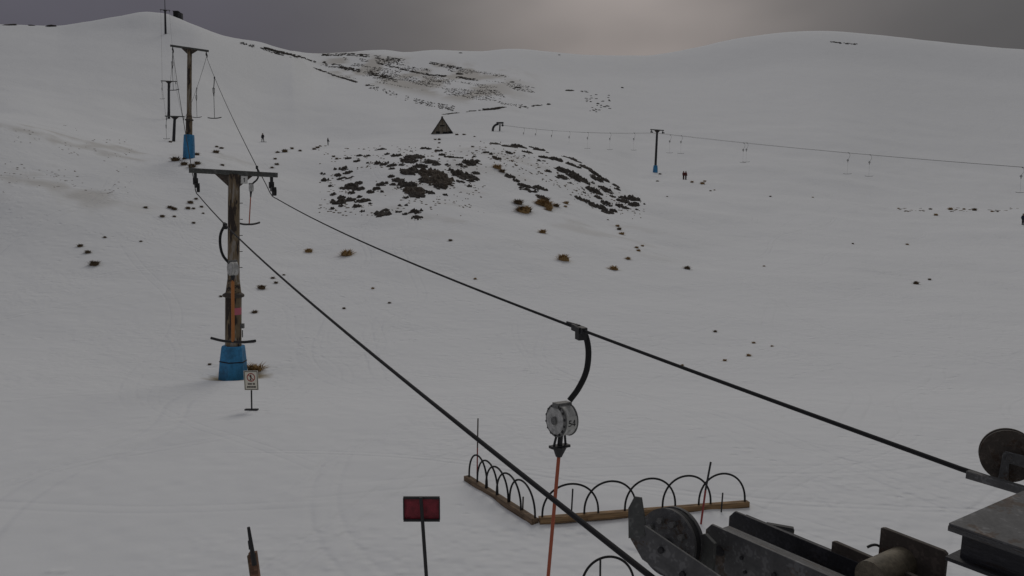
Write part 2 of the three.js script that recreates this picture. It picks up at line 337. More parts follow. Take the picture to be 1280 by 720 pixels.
// an outcrop: a knobbly sheet of rock that breaks through the snow where it stands above it and dips under it elsewhere
function rockAt(px, py, w, h, area, brown) {
  const p = G(px, py + h * 0.25, 12); if (!p) return;
  const d = distOf(p), n = slopeFrame(p), W = w * d / F * 1.02, Hh = h * d / F;
  const view = V(p.x, p.y - CAM_Y, p.z).normalize(), graze = Math.max(0.14, Math.abs(view.dot(n)));
  const amp = 0.06 + 0.15 * Hh, L = clamp((Hh - amp * 0.4) / graze, W * 0.22, W * 1.5), N = w > 9 ? 40 : w > 5 ? 26 : 14, sd = rnd() * 90;
  const pos = [], uv = [], idx = [], fz = V(view.x, 0, view.z).normalize(), fx = V(-fz.z, 0, fz.x), sk = rr(-0.35, 0.35), f = 2.5 / Math.max(0.5, Math.min(W, 1.6));
  for (let j = 0; j <= N; j++) for (let i = 0; i <= N; i++) {
    const u = (i / N - 0.5) * 2.9, v = (j / N - 0.5) * 2.9, x = p.x + fx.x * u * W / 2 + fz.x * (v + u * sk) * L / 2, z = p.z + fx.z * u * W / 2 + fz.z * (v + u * sk) * L / 2, r2 = u * u + v * v;
    const rg = 1 - Math.abs(2 * fbm(x * f * 0.8 + sd, z * f * 0.8, sd, 4) - 1), kn = fbm(x * f * 2.2 + 7, z * f * 2.2 + sd, 3, 4) - 0.5;
    const hh = amp * (0.16 - 0.6 * r2 + (rg - 0.62) * 3.8 + kn * 4.0);
    pos.push(x - p.x, ground(x, z) + Math.max(hh, -0.5) - p.y - (r2 > 2 ? 0.25 : 0), z - p.z); uv.push(x * 0.5, z * 0.5);
  }
  for (let j = 0; j < N; j++) for (let i = 0; i < N; i++) { const a = j * (N + 1) + i, b = a + 1, c = a + N + 1; idx.push(a, b, c, b, c + 1, c); }
  const g = new THREE.BufferGeometry(); g.setAttribute('position', new THREE.Float32BufferAttribute(pos, 3)); g.setAttribute('uv', new THREE.Float32BufferAttribute(uv, 2)); g.setIndex(idx); g.computeVertexNormals();
  if (g.attributes.normal.getY(0) < 0) { for (let q = 0; q < idx.length; q += 3) { const t = idx[q]; idx[q] = idx[q + 1]; idx[q + 1] = t; } g.setIndex(idx); g.computeVertexNormals(); }
  const m = shadow(new THREE.Mesh(g, brown ? M.rockBrown : M.rock)); m.name = numbered('rock'); m.position.copy(p); scene.add(m);
  const size = w > 14 ? 'large' : w > 7 ? 'medium' : 'small', hue = brown ? 'brown' : 'dark grey';
  const where = area === 'left' ? 'knoll face below the hut' : 'knoll ridge by the lone tower';
  tag(m, `${size} ragged ${hue} rock in snow on the ${where}`, 'rock', `${size} ${hue} rocks on the ${area === 'left' ? 'knoll face' : 'knoll ridge'}`);
}
const zs = 220 / 1280;
for (const [x, y, w, h] of [[270, 360, 95, 66], [335, 340, 52, 26], [335, 382, 72, 25], [515, 345, 72, 28], [470, 382, 46, 22], [730, 150, 130, 40], [700, 172, 110, 40], [610, 138, 62, 26], [545, 130, 30, 20], [500, 97, 62, 13], [850, 180, 95, 26], [905, 200, 50, 34], [790, 210, 84, 46], [715, 245, 112, 46], [880, 260, 150, 66], [920, 305, 170, 76], [935, 362, 72, 44], [830, 320, 96, 38], [690, 350, 104, 56], [750, 385, 130, 66], [760, 425, 94, 38], [625, 318, 84, 24], [1030, 155, 100, 20], [1150, 185, 90, 40], [1060, 258, 112, 66], [1140, 297, 112, 40], [1090, 212, 62, 20], [1200, 180, 40, 14], [860, 408, 52, 20], [680, 445, 36, 20], [515, 555, 112, 42], [745, 547, 72, 25], [765, 593, 62, 24], [630, 550, 36, 12], [675, 568, 30, 12], [325, 507, 52, 18], [195, 470, 92, 40], [280, 458, 62, 26], [365, 468, 82, 22], [150, 525, 25, 20], [95, 314, 42, 38], [75, 275, 40, 12], [230, 232, 52, 30], [255, 265, 60, 16], [190, 282, 42, 18], [245, 307, 92, 14], [475, 190, 42, 44], [525, 198, 50, 25], [580, 213, 62, 16], [575, 292, 40, 14], [425, 405, 42, 20], [155, 422, 36, 22], [215, 447, 46, 20], [287, 412, 40, 18], [345, 440, 32, 18], [920, 105, 50, 22], [945, 136, 36, 20], [810, 87, 42, 14], [850, 92, 30, 16], [1080, 330, 50, 14], [1145, 363, 30, 16], [970, 428, 30, 10], [210, 507, 30, 16], [365, 548, 30, 12], [135, 360, 25, 25], [170, 240, 24, 14], [345, 142, 36, 12], [400, 145, 40, 10], [325, 182, 36, 14], [265, 162, 36, 10], [405, 195, 18, 12], [510, 402, 20, 20], [415, 470, 26, 12], [425, 490, 24, 12], [655, 210, 40, 10], [985, 210, 40, 10], [1150, 325, 20, 14], [720, 110, 24, 12], [590, 352, 40, 12], [1190, 270, 50, 16], [1180, 150, 26, 12], [580, 237, 40, 12], [635, 505, 20, 8], [685, 502, 26, 10], [795, 538, 22, 14]])
  rockAt(390 + x * zs, 170 + y * zs, w * zs, h * zs, 'left', w > 120 && rnd() < 0.6);
for (const [x, y, w, h, b] of [[280, 68, 92, 46], [215, 73, 92, 20], [110, 54, 64, 14], [40, 118, 40, 14], [80, 128, 26, 18], [122, 156, 50, 32, 1], [210, 119, 42, 16], [345, 116, 62, 24], [425, 93, 72, 32], [460, 150, 52, 26], [540, 162, 92, 42], [650, 156, 82, 16], [700, 181, 62, 14], [600, 242, 82, 40], [680, 206, 82, 42], [705, 287, 134, 80], [595, 296, 72, 22], [770, 226, 92, 24], [840, 266, 72, 50], [850, 302, 82, 38], [910, 316, 52, 40], [990, 361, 46, 18], [830, 391, 92, 56], [915, 386, 82, 36], [1085, 442, 112, 72], [1120, 491, 62, 36], [1040, 470, 72, 24], [730, 451, 62, 20], [810, 490, 72, 26], [885, 512, 72, 42], [920, 486, 62, 36], [930, 552, 72, 28], [970, 540, 42, 30], [1020, 502, 52, 38], [1060, 521, 42, 20], [500, 254, 32, 14], [660, 342, 20, 10], [215, 291, 62, 24], [265, 323, 42, 18], [350, 372, 112, 44], [425, 373, 62, 22], [300, 351, 42, 16], [445, 441, 62, 22, 1], [480, 393, 26, 12], [1000, 385, 36, 12], [965, 440, 40, 10], [860, 445, 44, 16], [1150, 468, 34, 12], [1195, 495, 14, 8], [375, 80, 30, 14], [320, 145, 16, 8], [430, 178, 26, 8], [465, 181, 20, 8], [490, 120, 20, 10], [750, 385, 18, 8], [1140, 535, 30, 8], [760, 412, 18, 6], [820, 340, 26, 10]])
  rockAt(600 + x * zs, 170 + y * zs, w * zs, h * zs, 'right', b);

// ---------------------------------------------------------------- tussocks of dry grass
function tussockGeo(n, sd, spread) {
  const pos = []; let s0 = seed; seed = sd;
  for (let i = 0; i < n; i++) {
    const a = rr(0, 6.283), r = Math.sqrt(rnd()) * 0.38, lean = rr(0.1, spread) * (0.4 + r), L = rr(0.45, 1.0), w = rr(0.035, 0.07);
    const bx = Math.cos(a) * r, bz = Math.sin(a) * r, a2 = a + rr(-0.7, 0.7), q = a2 + 1.57;
    const tx = bx + Math.cos(a2) * lean * L, tz = bz + Math.sin(a2) * lean * L, ty = L * Math.cos(Math.min(1.25, lean)), mx = (bx + tx) / 2 - Math.cos(a2) * 0.08, mz = (bz + tz) / 2 - Math.sin(a2) * 0.08, my = ty * 0.62;
    const wx = Math.cos(q) * w, wz = Math.sin(q) * w;
    pos.push(bx - wx, -0.15, bz - wz, bx + wx, -0.15, bz + wz, mx + wx * 0.8, my, mz + wz * 0.8, bx - wx, -0.15, bz - wz, mx + wx * 0.8, my, mz + wz * 0.8, mx - wx * 0.8, my, mz - wz * 0.8, mx - wx * 0.8, my, mz - wz * 0.8, mx + wx * 0.8, my, mz + wz * 0.8, tx, ty, tz);
  }
  seed = s0; const g = new THREE.BufferGeometry(); g.setAttribute('position', new THREE.BufferAttribute(new Float32Array(pos), 3)); g.computeVertexNormals();
  g.setAttribute('uv', new THREE.BufferAttribute(new Float32Array(pos.length / 3 * 2), 2)); return g;
}
const TUS = [tussockGeo(150, 11, 1.3), tussockGeo(120, 12, 1.5), tussockGeo(170, 13, 1.1)], CORE = [rockGeo(3, 0.5, 71), rockGeo(3, 0.5, 75)];
function tussock(px, py, w, label, group, dark) {
  const p = G(px, py, 8); if (!p) return; const s = w * distOf(p) / F / 1.25;
  const t = thing('grass_tussock', label, 'grass tussock', p, group); t.rotation.y = rr(0, 6.28);
  const sm_ = dark ? M.strawDark : M.straw, f = shadow(new THREE.Mesh(TUS[Math.floor(rnd() * 3)], sm_)); f.name = 'blades'; f.scale.set(s, s * 0.62, s); t.add(f);
  const c = shadow(new THREE.Mesh(CORE[Math.floor(rnd() * 2)], sm_)); c.name = 'crown'; c.scale.set(s * 0.42, s * 0.3, s * 0.42); t.add(c);
}
const TL = 'dry brown grass tussock on open snow below the rocky knoll', TGp = 'tussocks on the open snow below the knoll';
tussock(433, 319, 19, 'large tan grass tussock alone on snow beside the cable uphill of the first tower', undefined);
for (const [x, y, w] of [[386, 315, 11], [704, 325, 18], [767, 337, 13], [859, 336, 10], [678, 291, 11], [785, 324, 8], [796, 310, 6], [803, 308, 5], [798, 314, 6], [774, 287, 7], [777, 293, 8], [772, 283, 6], [563, 301, 6], [466, 361, 5], [594, 349, 5], [487, 379, 5]]) tussock(x, y, w, TL, TGp, rnd() < 0.45);
const TK = 'tawny grass tussock growing on the lower lip of the rocky knoll', TKp = 'tussocks on the knoll lip';
for (const [x, y, w, h] of [[125, 235, 70], [160, 262, 50], [280, 492, 76], [320, 552, 110], [300, 545, 80], [345, 550, 70], [440, 500, 90], [485, 515, 100], [500, 540, 60], [470, 480, 80], [555, 512, 50], [625, 492, 44], [622, 515, 26]]) tussock(600 + x * zs, 170 + y * zs, w * zs * 1.1, TK, TKp, rnd() < 0.4);
const TT = 'small dark tuft poking from the snow on the steep face around the first tower', TTp = 'tufts on the face by the first tower';
for (const [x, y, w] of [[118, 331, 14], [100, 308, 8], [110, 316, 9], [131, 297, 5], [203, 271, 7], [213, 260, 8], [218, 262, 8], [218, 271, 5], [235, 261, 7], [242, 261, 5], [238, 254, 8], [245, 249, 5], [252, 259, 5], [242, 279, 5], [254, 267, 4], [176, 302, 4], [182, 260, 6], [327, 361, 12], [345, 354, 6], [341, 348, 6], [318, 391, 9], [315, 428, 7], [276, 371, 5], [355, 344, 4], [262, 456, 5], [430, 386, 5]]) tussock(x, y, w, TT, TTp, true);
const TB = 'brown tuft on the bench of snow around the second tower', TBp = 'tufts on the bench by the second tower';
for (const [x, y, w] of [[219, 201, 13], [230, 206, 10], [240, 209, 11], [246, 194, 8], [247, 205, 9], [270, 191, 9], [277, 186, 6], [271, 184, 5], [347, 191, 6], [356, 190, 9], [375, 189, 5], [393, 187, 6], [397, 185, 6], [344, 199, 5], [346, 206, 6], [340, 210, 5], [278, 207, 6], [213, 178, 5], [230, 199, 5], [417, 196, 5], [421, 199, 5], [365, 186, 5]]) tussock(x, y, w, TB, TBp, true);
const TR = 'low dark tuft scattered on the wide snowfield right of the knoll', TRp = 'tufts on the right snowfield';
for (const [x, y, w] of [[825, 218, 6], [822, 227, 6], [865, 228, 7], [878, 230, 9], [881, 227, 6], [888, 239, 5], [893, 238, 4], [834, 246, 4], [1016, 247, 4], [1123, 261, 5], [1163, 262, 7], [1170, 269, 8], [1188, 262, 10], [1205, 262, 6], [1218, 263, 10], [1240, 265, 6], [1247, 265, 5], [963, 246, 5], [1134, 306, 6], [1145, 355, 12], [1162, 350, 7], [955, 333, 5], [1066, 305, 5], [906, 451, 8], [942, 429, 7], [936, 445, 10], [965, 433, 6], [894, 415, 8], [853, 457, 6], [760, 275, 4]]) tussock(x, y, w * 0.72, TR, TRp, rnd() < 0.5);
tussock(319, 464, 26, 'reddish brown grass clump against the blue padded base of the first tower', undefined, false);
for (const [x, y, w] of [[571, 169, 5], [580, 169, 5], [544, 175, 4], [549, 175, 5], [549, 179, 4], [591, 184, 5], [593, 171, 3]]) tussock(x, y, w, 'tiny dark tuft on the snow beside the triangular hut', 'tufts by the hut', true);

// ---------------------------------------------------------------- far scree, thin growth: more than anyone could count
function scatter(name, label, category, spots, m, from) {
  const geos = [0, 1, 2, 3].map(i => rockGeo(1, 0.6, 90 + i * 7)), inst = new THREE.InstancedMesh(geos[0], m, spots.length), o = new THREE.Object3D(); let c = 0;
  for (const [x, y, w, h] of spots) {
    const p = G(x, y, from); if (!p) continue; const k = distOf(p) / F;
    o.position.copy(p); o.position.y += h * k * 0.1; o.rotation.set(rr(-0.2, 0.2), rr(-0.4, 0.4), rr(-0.15, 0.15)); o.scale.set(w * k * 0.55, h * k * 0.6, w * k * 0.4); o.updateMatrix(); inst.setMatrixAt(c++, o.matrix);
  }
  inst.count = c; inst.instanceMatrix.needsUpdate = true; shadow(inst); inst.name = numbered(name); inst.userData.kind = 'stuff'; scene.add(inst); tag(inst, label, category);
}
{
  const S = [];
  const band = (pts, n, sp, w0, w1, h) => { for (let i = 0; i < n * 2.6; i++) { const t = rnd() * (pts.length - 1), k = Math.floor(t), u = t - k; if (fbm(t * 5 + pts[0][0], pts[0][1], 0, 2) < 0.36) continue; S.push([pts[k][0] + (pts[k + 1][0] - pts[k][0]) * u + rr(-1, 1), pts[k][1] + (pts[k + 1][1] - pts[k][1]) * u + rr(-sp, sp), rr(w0, w1) * 0.55, rr(0.5, 1) * h * 0.8]); } };
  band([[300, 53], [335, 63], [362, 71]], 40, 1.4, 3, 9, 1.0); band([[330, 60], [350, 65], [372, 71]], 60, 0.9, 4, 9, 2.0); band([[372, 70], [395, 78]], 22, 1, 2, 6, 1.3);
  band([[384, 82], [420, 95], [460, 107]], 90, 0.7, 3, 8, 1.3); band([[460, 107], [500, 121], [535, 130], [568, 136]], 90, 3, 1.5, 4.5, 1.6);
  band([[402, 69], [440, 68], [480, 72], [540, 79], [596, 89]], 130, 1.5, 2, 7, 1.3); band([[404, 79], [440, 87], [470, 93], [490, 98]], 100, 2.2, 2, 7, 1.7);
  band([[470, 78], [510, 88], [540, 94], [575, 97], [600, 101]], 110, 1.2, 2, 8, 1.2); band([[430, 73], [470, 76], [500, 77]], 50, 2, 2, 5, 1.0);
  for (let i = 0; i < 7000; i++) { const x = rr(395, 668), t = (x - 420) / 240, y = 76 + t * 34 + rr(-14, 26) * (0.7 + 0.3 * t); if (fbm((x - y * 1.5) / 22, (y - x * 0.14) / 3.2, 4, 4) > 0.5 + 0.16 * Math.pow(Math.abs(t - 0.5) * 2, 3) + rr(-0.03, 0.03)) S.push([x, y, rr(0.5, 1.9), rr(0.3, 0.8)]); }
  band([[555, 143], [590, 139], [625, 136]], 60, 0.5, 3, 8, 1.0); band([[605, 137], [632, 134]], 30, 0.7, 3, 7, 1.9); band([[655, 134], [688, 130]], 34, 0.7, 2, 6, 1.4);
  band([[708, 113], [735, 115]], 26, 0.8, 2, 6, 1.3); for (let i = 0; i < 34; i++) S.push([rr(733, 764), rr(118, 140), rr(1.5, 4), rr(0.8, 1.6)]);
  band([[1037, 52], [1052, 54], [1072, 55.5]], 20, 0.6, 2, 6, 1.3); for (const [x, y, w, h] of [[576, 66.5, 4, 1.5], [699, 69, 3, 1.2], [648, 110, 8, 2.4], [640, 103, 6, 2], [778, 110, 3, 2], [575, 93, 8, 2.6], [650, 135, 3, 1.5], [12, 31.5, 16, 2.2], [64, 33, 12, 2.2], [80, 31, 10, 3], [40, 32, 8, 1.5], [265, 39, 4, 1]]) S.push([x, y, w, h]);
  scatter('distant_scree', 'bands of dark scattered rock across the far snowy hillside', 'scree', S, M.rock, 185);
  const T = [];
  for (let i = 0; i < 700; i++) { const x = rr(0, 165), y = rr(155, 242), q = fbm(x / 30, y / 8, 2, 4); if (q > 0.55 && rnd() < 0.45) T.push([x, y, rr(0.8, 3.2), rr(0.25, 0.7)]); }
  for (let i = 0; i < 900; i++) { const x = rr(398, 608), y = rr(182, 270); if (fbm(x / 14, y / 6, 12, 3) > 0.5) T.push([x, y, rr(0.8, 3.2), rr(0.5, 1.5)]); }
  for (let i = 0; i < 260; i++) { const t = rnd(); T.push([620 + t * 180 + rr(-20, 10), 180 + t * 75 + rr(-4, 22), rr(1, 3), rr(0.6, 1.6)]); }
  for (let i = 0; i < 40; i++) T.push([rr(1110, 1275), 262 + rr(-2, 3), rr(2, 6), rr(0.3, 0.7)]);
  scatter('ground_cover', 'sparse brown stubble showing through thin snow', 'ground cover', T, M.strawDark, 55);
}

// ---------------------------------------------------------------- lift towers
function sheave(parent, at, axis, dir, s) {          // twin-wheel rope guide under a crossarm end
  const up = V(0, 1, 0), b = part('sheave_bracket', merge([obox(at.clone().addScaledVector(up, -0.10 * s), dir, up, axis, 0.10 * s, 0.24 * s, 0.07 * s), obox(at.clone().addScaledVector(up, -0.30 * s).addScaledVector(dir, 0.03 * s), dir, up, axis, 0.42 * s, 0.12 * s, 0.05 * s), obox(at.clone().addScaledVector(up, -0.2 * s).addScaledVector(dir, -0.06 * s), dir, up, axis, 0.16 * s, 0.16 * s, 0.12 * s)]), M.blackIron, parent);
  for (const q of [-1, 1]) sub('sheave_wheel', disc(at.clone().addScaledVector(up, -0.36 * s).addScaledVector(dir, (0.03 + 0.17 * q) * s).addScaledVector(axis, 0.055 * s), axis, 0.11 * s, 0.06 * s, 16), M.rubber, b);
}
function tower(o) {
  const { base, top, arm, dir, r, label, group } = o, t = thing('lift_tower', label, 'lift tower', base, group), axis = V(arm.x, 0, arm.z).normalize(), half = arm.length() / 2, H = top.y - base.y;
  const at = y => base.clone().lerp(top, y / H);
  const lathe = (pts, n = 20) => { const g = new THREE.LatheGeometry(pts.map(p => new THREE.Vector2(p[0], p[1])), n), d = top.clone().sub(base).normalize(); g.applyQuaternion(new THREE.Quaternion().setFromUnitVectors(Y, d)); g.translate(base.x, base.y, base.z); return g; };
  if (o.lower) {
    part('upper_post', lathe([[r, o.lower + 0.35], [r * 0.96, H - 0.05], [0, H - 0.05]]), o.postMat || M.rust, t);
    const lo = part('lower_post', lathe([[r * 1.36, -0.5], [r * 1.36, o.lower - 0.1], [r * 1.3, o.lower + 0.05], [r * 1.02, o.lower + 0.5]]), o.postMat || M.rust, t);
    sub('collar', lathe([[r * 1.36, o.lower - 0.12], [r * 1.8, o.lower - 0.08], [r * 1.8, o.lower - 0.01], [r * 1.36, o.lower + 0.05]]), M.steelBrown, lo);
  } else part('post', lathe([[r * 1.1, -0.5], [r, H * 0.4], [r * 0.9, H - 0.05], [0, H - 0.05]], 12), o.postMat || M.steelDark, t);
  const ca = arm.clone().normalize(), cz = ca.clone().cross(Y1).normalize(), cy = cz.clone().cross(ca);
  const cr = part('crossarm', obox(top, ca, cy, cz, half * 2, 0.16 * o.s, 0.22 * o.s, 0.012), o.armMat || M.armGrey, t);
  part('gusset', plate(top.clone().addScaledVector(cy, -0.085 * o.s), ca, cy, [[-half * 0.42, 0], [half * 0.42, 0], [half * 0.12, -0.38 * o.s], [-half * 0.12, -0.38 * o.s]], 0.12 * o.s), M.steelBrown, t);
  for (const q of [-1, 1]) sheave(t, top.clone().addScaledVector(ca, q * (half - 0.2 * o.s)).addScaledVector(cy, -0.08 * o.s), axis, dir, o.sh || o.s);
  if (o.pad) {
    const [r0, r1, hp] = o.pad, n = 6;
    const pd = part('base_padding', (() => { const g = lathe([[r1 * 0.6, hp - 0.02], [r1 * 0.94, hp], [r1, hp - 0.05], [(r0 + r1) / 2 * 1.02, hp * 0.55], [r0, 0.05], [r0 * 1.02, -0.3]].reverse(), n).toNonIndexed(); g.computeVertexNormals(); return g; })(), M.bluePad, t, 'blue padded wrap round the foot of the tower');
    for (const yy of o.straps || []) sub('strap', lathe([[r0 * 0.93, yy], [r0 * 0.955, yy + 0.01], [r0 * 0.95, yy + 0.03], [r0 * 0.9, yy + 0.04]], n), M.rubber, pd);
  }
  return { t, at, ca, cy, cz, axis, H, half };
}
// line geometry: tower feet along the left lift
const T1b = onG(P(291, 462, 30).x, -30), T1t = P(292.5, 216, 30);
const T2b = onG(P(236, 193, 77).x, -77), T2t = P(237, 60.5, 77);
const T3b = onG(P(217, 176, 135).x, -135), T3t = P(218.5, 145.5, 135);
const T4b = onG(P(211, 147, 172).x, -172), T4t = P(211, 101.5, 172);
const T5b = onG(P(207, 42, 270).x, -270), T5t = P(206.3, 12.5, 270);
const ldir = V(T1b.x - T2b.x, 0, T1b.z - T2b.z).normalize(), larm = V(-ldir.z, 0, ldir.x).multiplyScalar(-1); if (larm.x < 0) larm.multiplyScalar(-1);
const A1 = larm.clone().multiplyScalar(2.86), A2 = larm.clone().multiplyScalar(3.1);
A1.y = -0.13; A2.y = -0.28;
const tw1 = tower({ base: T1b, top: T1t, arm: A1, dir: ldir, r: 0.2, s: 1, sh: 1.35, lower: 3.0, pad: [0.5, 0.4, 1.22], straps: [0.66], label: 'brown steel lift tower numbered one with blue padded foot beside small warning sign' });
const tw2 = tower({ base: T2b, top: T2t, arm: A2, dir: ldir, r: 0.2, s: 1, lower: 3.3, pad: [0.5, 0.44, 2.0], postMat: M.rust, label: 'tall lift tower with blue padded foot on the bench above the first tower' });
const tw3 = tower({ base: T3b, top: T3t, arm: larm.clone().multiplyScalar(2.8), dir: ldir, r: 0.22, s: 1, label: 'short dark lift tower half hidden behind the tall blue-footed tower' });
const tw4 = tower({ base: T4b, top: T4t, arm: larm.clone().multiplyScalar(2.9), dir: ldir, r: 0.24, s: 1, label: 'dark lift tower midway up the steep hill above the bench' });
const tw5 = tower({ base: T5b, top: T5t, arm: larm.clone().multiplyScalar(2.9), dir: ldir, r: 0.3, s: 1.1, label: 'lift tower with tall mast just under the summit skyline' });
part('mast', rod(T5t, P(205.8, -6, 270), 0.12, 0.08, 8), M.steelDark, tw5.t);
{ // details of the first tower
  const { t, ca, cz, cy } = tw1, front = ldir.clone();
  const cv = document.createElement('canvas'); cv.width = cv.height = 64; const c = cv.getContext('2d'); c.fillStyle = '#d8d8d4'; c.fillRect(0, 0, 64, 64); c.fillStyle = '#101010'; c.font = 'bold 54px sans-serif'; c.textAlign = 'center'; c.textBaseline = 'middle'; c.fillText('1', 32, 34);
  const tx = new THREE.CanvasTexture(cv); tx.colorSpace = THREE.SRGBColorSpace;
  const pc = T1t.clone().addScaledVector(ca, 0.33).addScaledVector(cy, -0.22).addScaledVector(cz, -0.01);
  const pl = part('number_plate', obox(pc.clone().addScaledVector(front, 0.09), ca, cy, ca.clone().cross(cy), 0.22, 0.26, 0.012), M.white, t, 'white plate with black number one');
  sub('numeral', place(new THREE.PlaneGeometry(0.19, 0.23), pc.clone().addScaledVector(front, 0.105), ca, cy, ca.clone().cross(cy)), new THREE.MeshStandardMaterial({ map: tx, roughness: 0.6 }), pl);
  const yv = T1t.y - T1b.y, b = T1b.clone(); { const o = tw1.at(2.3); b.x = o.x; b.z = o.z; }
  const tape = new THREE.CylinderGeometry(0.282, 0.282, 0.24, 12, 1, true, 0, 1.5); tape.rotateY(0.1); tape.translate(b.x, b.y + 2.42, b.z); M.pink.side = THREE.DoubleSide;
  part('pink_tape', tape, M.pink, t);
  part('cable_box', merge([obox(V(b.x + 0.3, b.y + 1.9, b.z + 0.02), X1, Y1, Z1, 0.12, 0.16, 0.14, 0.01), rod(V(b.x + 0.3, b.y + 1.75, b.z + 0.02), V(b.x + 0.29, b.y + 1.5, b.z), 0.02)]), M.galvDark, t);
  const rungs = []; for (let y = 3.9; y < yv - 0.7; y += 0.55) { const q = tw1.at(y); rungs.push(rod(V(q.x - 0.02, b.y + y, q.z), V(q.x + 0.26, b.y + y, q.z - 0.14), 0.014)); };
  for (const g of rungs) part('rung', g, M.galvDark, t);
}

// ---------------------------------------------------------------- ropes
function spans(pts, sag, r, seg = 26) {
  const out = []; for (let k = 0; k < pts.length - 1; k++) for (let i = 0; i < seg + (k === pts.length - 2 ? 1 : 0); i++) { const u = i / seg, p = pts[k].clone().lerp(pts[k + 1], u); p.y -= 4 * sag[k] * u * (1 - u); out.push(p); }
  return new THREE.TubeGeometry(new THREE.CatmullRomCurve3(out, false, 'centripetal'), out.length * 3, r, 7, false);
}
const hang = (T, arm, q, s = 1) => T.clone().addScaledVector(arm.clone().normalize(), q * (arm.length() / 2 - 0.2 * s)).add(V(0, -0.52 * s, 0));
const LA = larm.clone().multiplyScalar(2.8);
const L1 = hang(T1t, A1, -1).add(V(0, -0.2, 0)), R1 = hang(T1t, A1, 1).add(V(0, -0.2, 0)), L2 = hang(T2t, A2, -1), R2 = hang(T2t, A2, 1);
const LN = P(815, 722, 4.0), RN = P(1232, 597, 5.0);
const Lend = LN.clone().add(V(1.05, -0.1, 2.3)), Rend = RN.clone().add(V(0.9, -0.1, 1.3));
const topL = P(203.5, 8, 300), topR = P(213, 14, 300);
const ROPE = 0.0165;
const leftPts = [Lend, LN, L1, L2, hang(T3t, LA, -1), hang(T4t, LA, -1), hang(T5t, LA, -1)], leftSag = [0, 0.22, 0.35, 0.5, 0.4, 0.8];
const rightPts = [Rend, RN, R1, R2, hang(T3t, LA, 1), hang(T4t, LA, 1), hang(T5t, LA, 1)], rightSag = [0, 0.22, 0.35, 0.5, 0.4, 0.8];
single('haul_cable', spans(leftPts, leftSag, ROPE), M.cable, 'black haul cable running under the big bolted sheave wheel up the tower line', 'cable', LN.clone());
single('haul_cable', spans(rightPts, rightSag, ROPE), M.cable, 'black haul cable carrying the grey drum tow bar', 'cable', RN.clone());
const onRope = (pts, sag, k, u) => { const p = pts[k].clone().lerp(pts[k + 1], u); p.y -= 4 * sag[k] * u * (1 - u); return p; };
// point of a span that lies on bearing px
function ropeAt(pts, sag, k, px) { let a = 0, b = 1; const f = u => { const p = onRope(pts, sag, k, u); return 640 + F * p.x / (-p.z * cP + -(p.y - CAM_Y) * sP); }; const fa = f(0) < f(1); for (let i = 0; i < 30; i++) { const m = (a + b) / 2; if ((f(m) < px) === fa) a = m; else b = m; } return onRope(pts, sag, k, (a + b) / 2); }

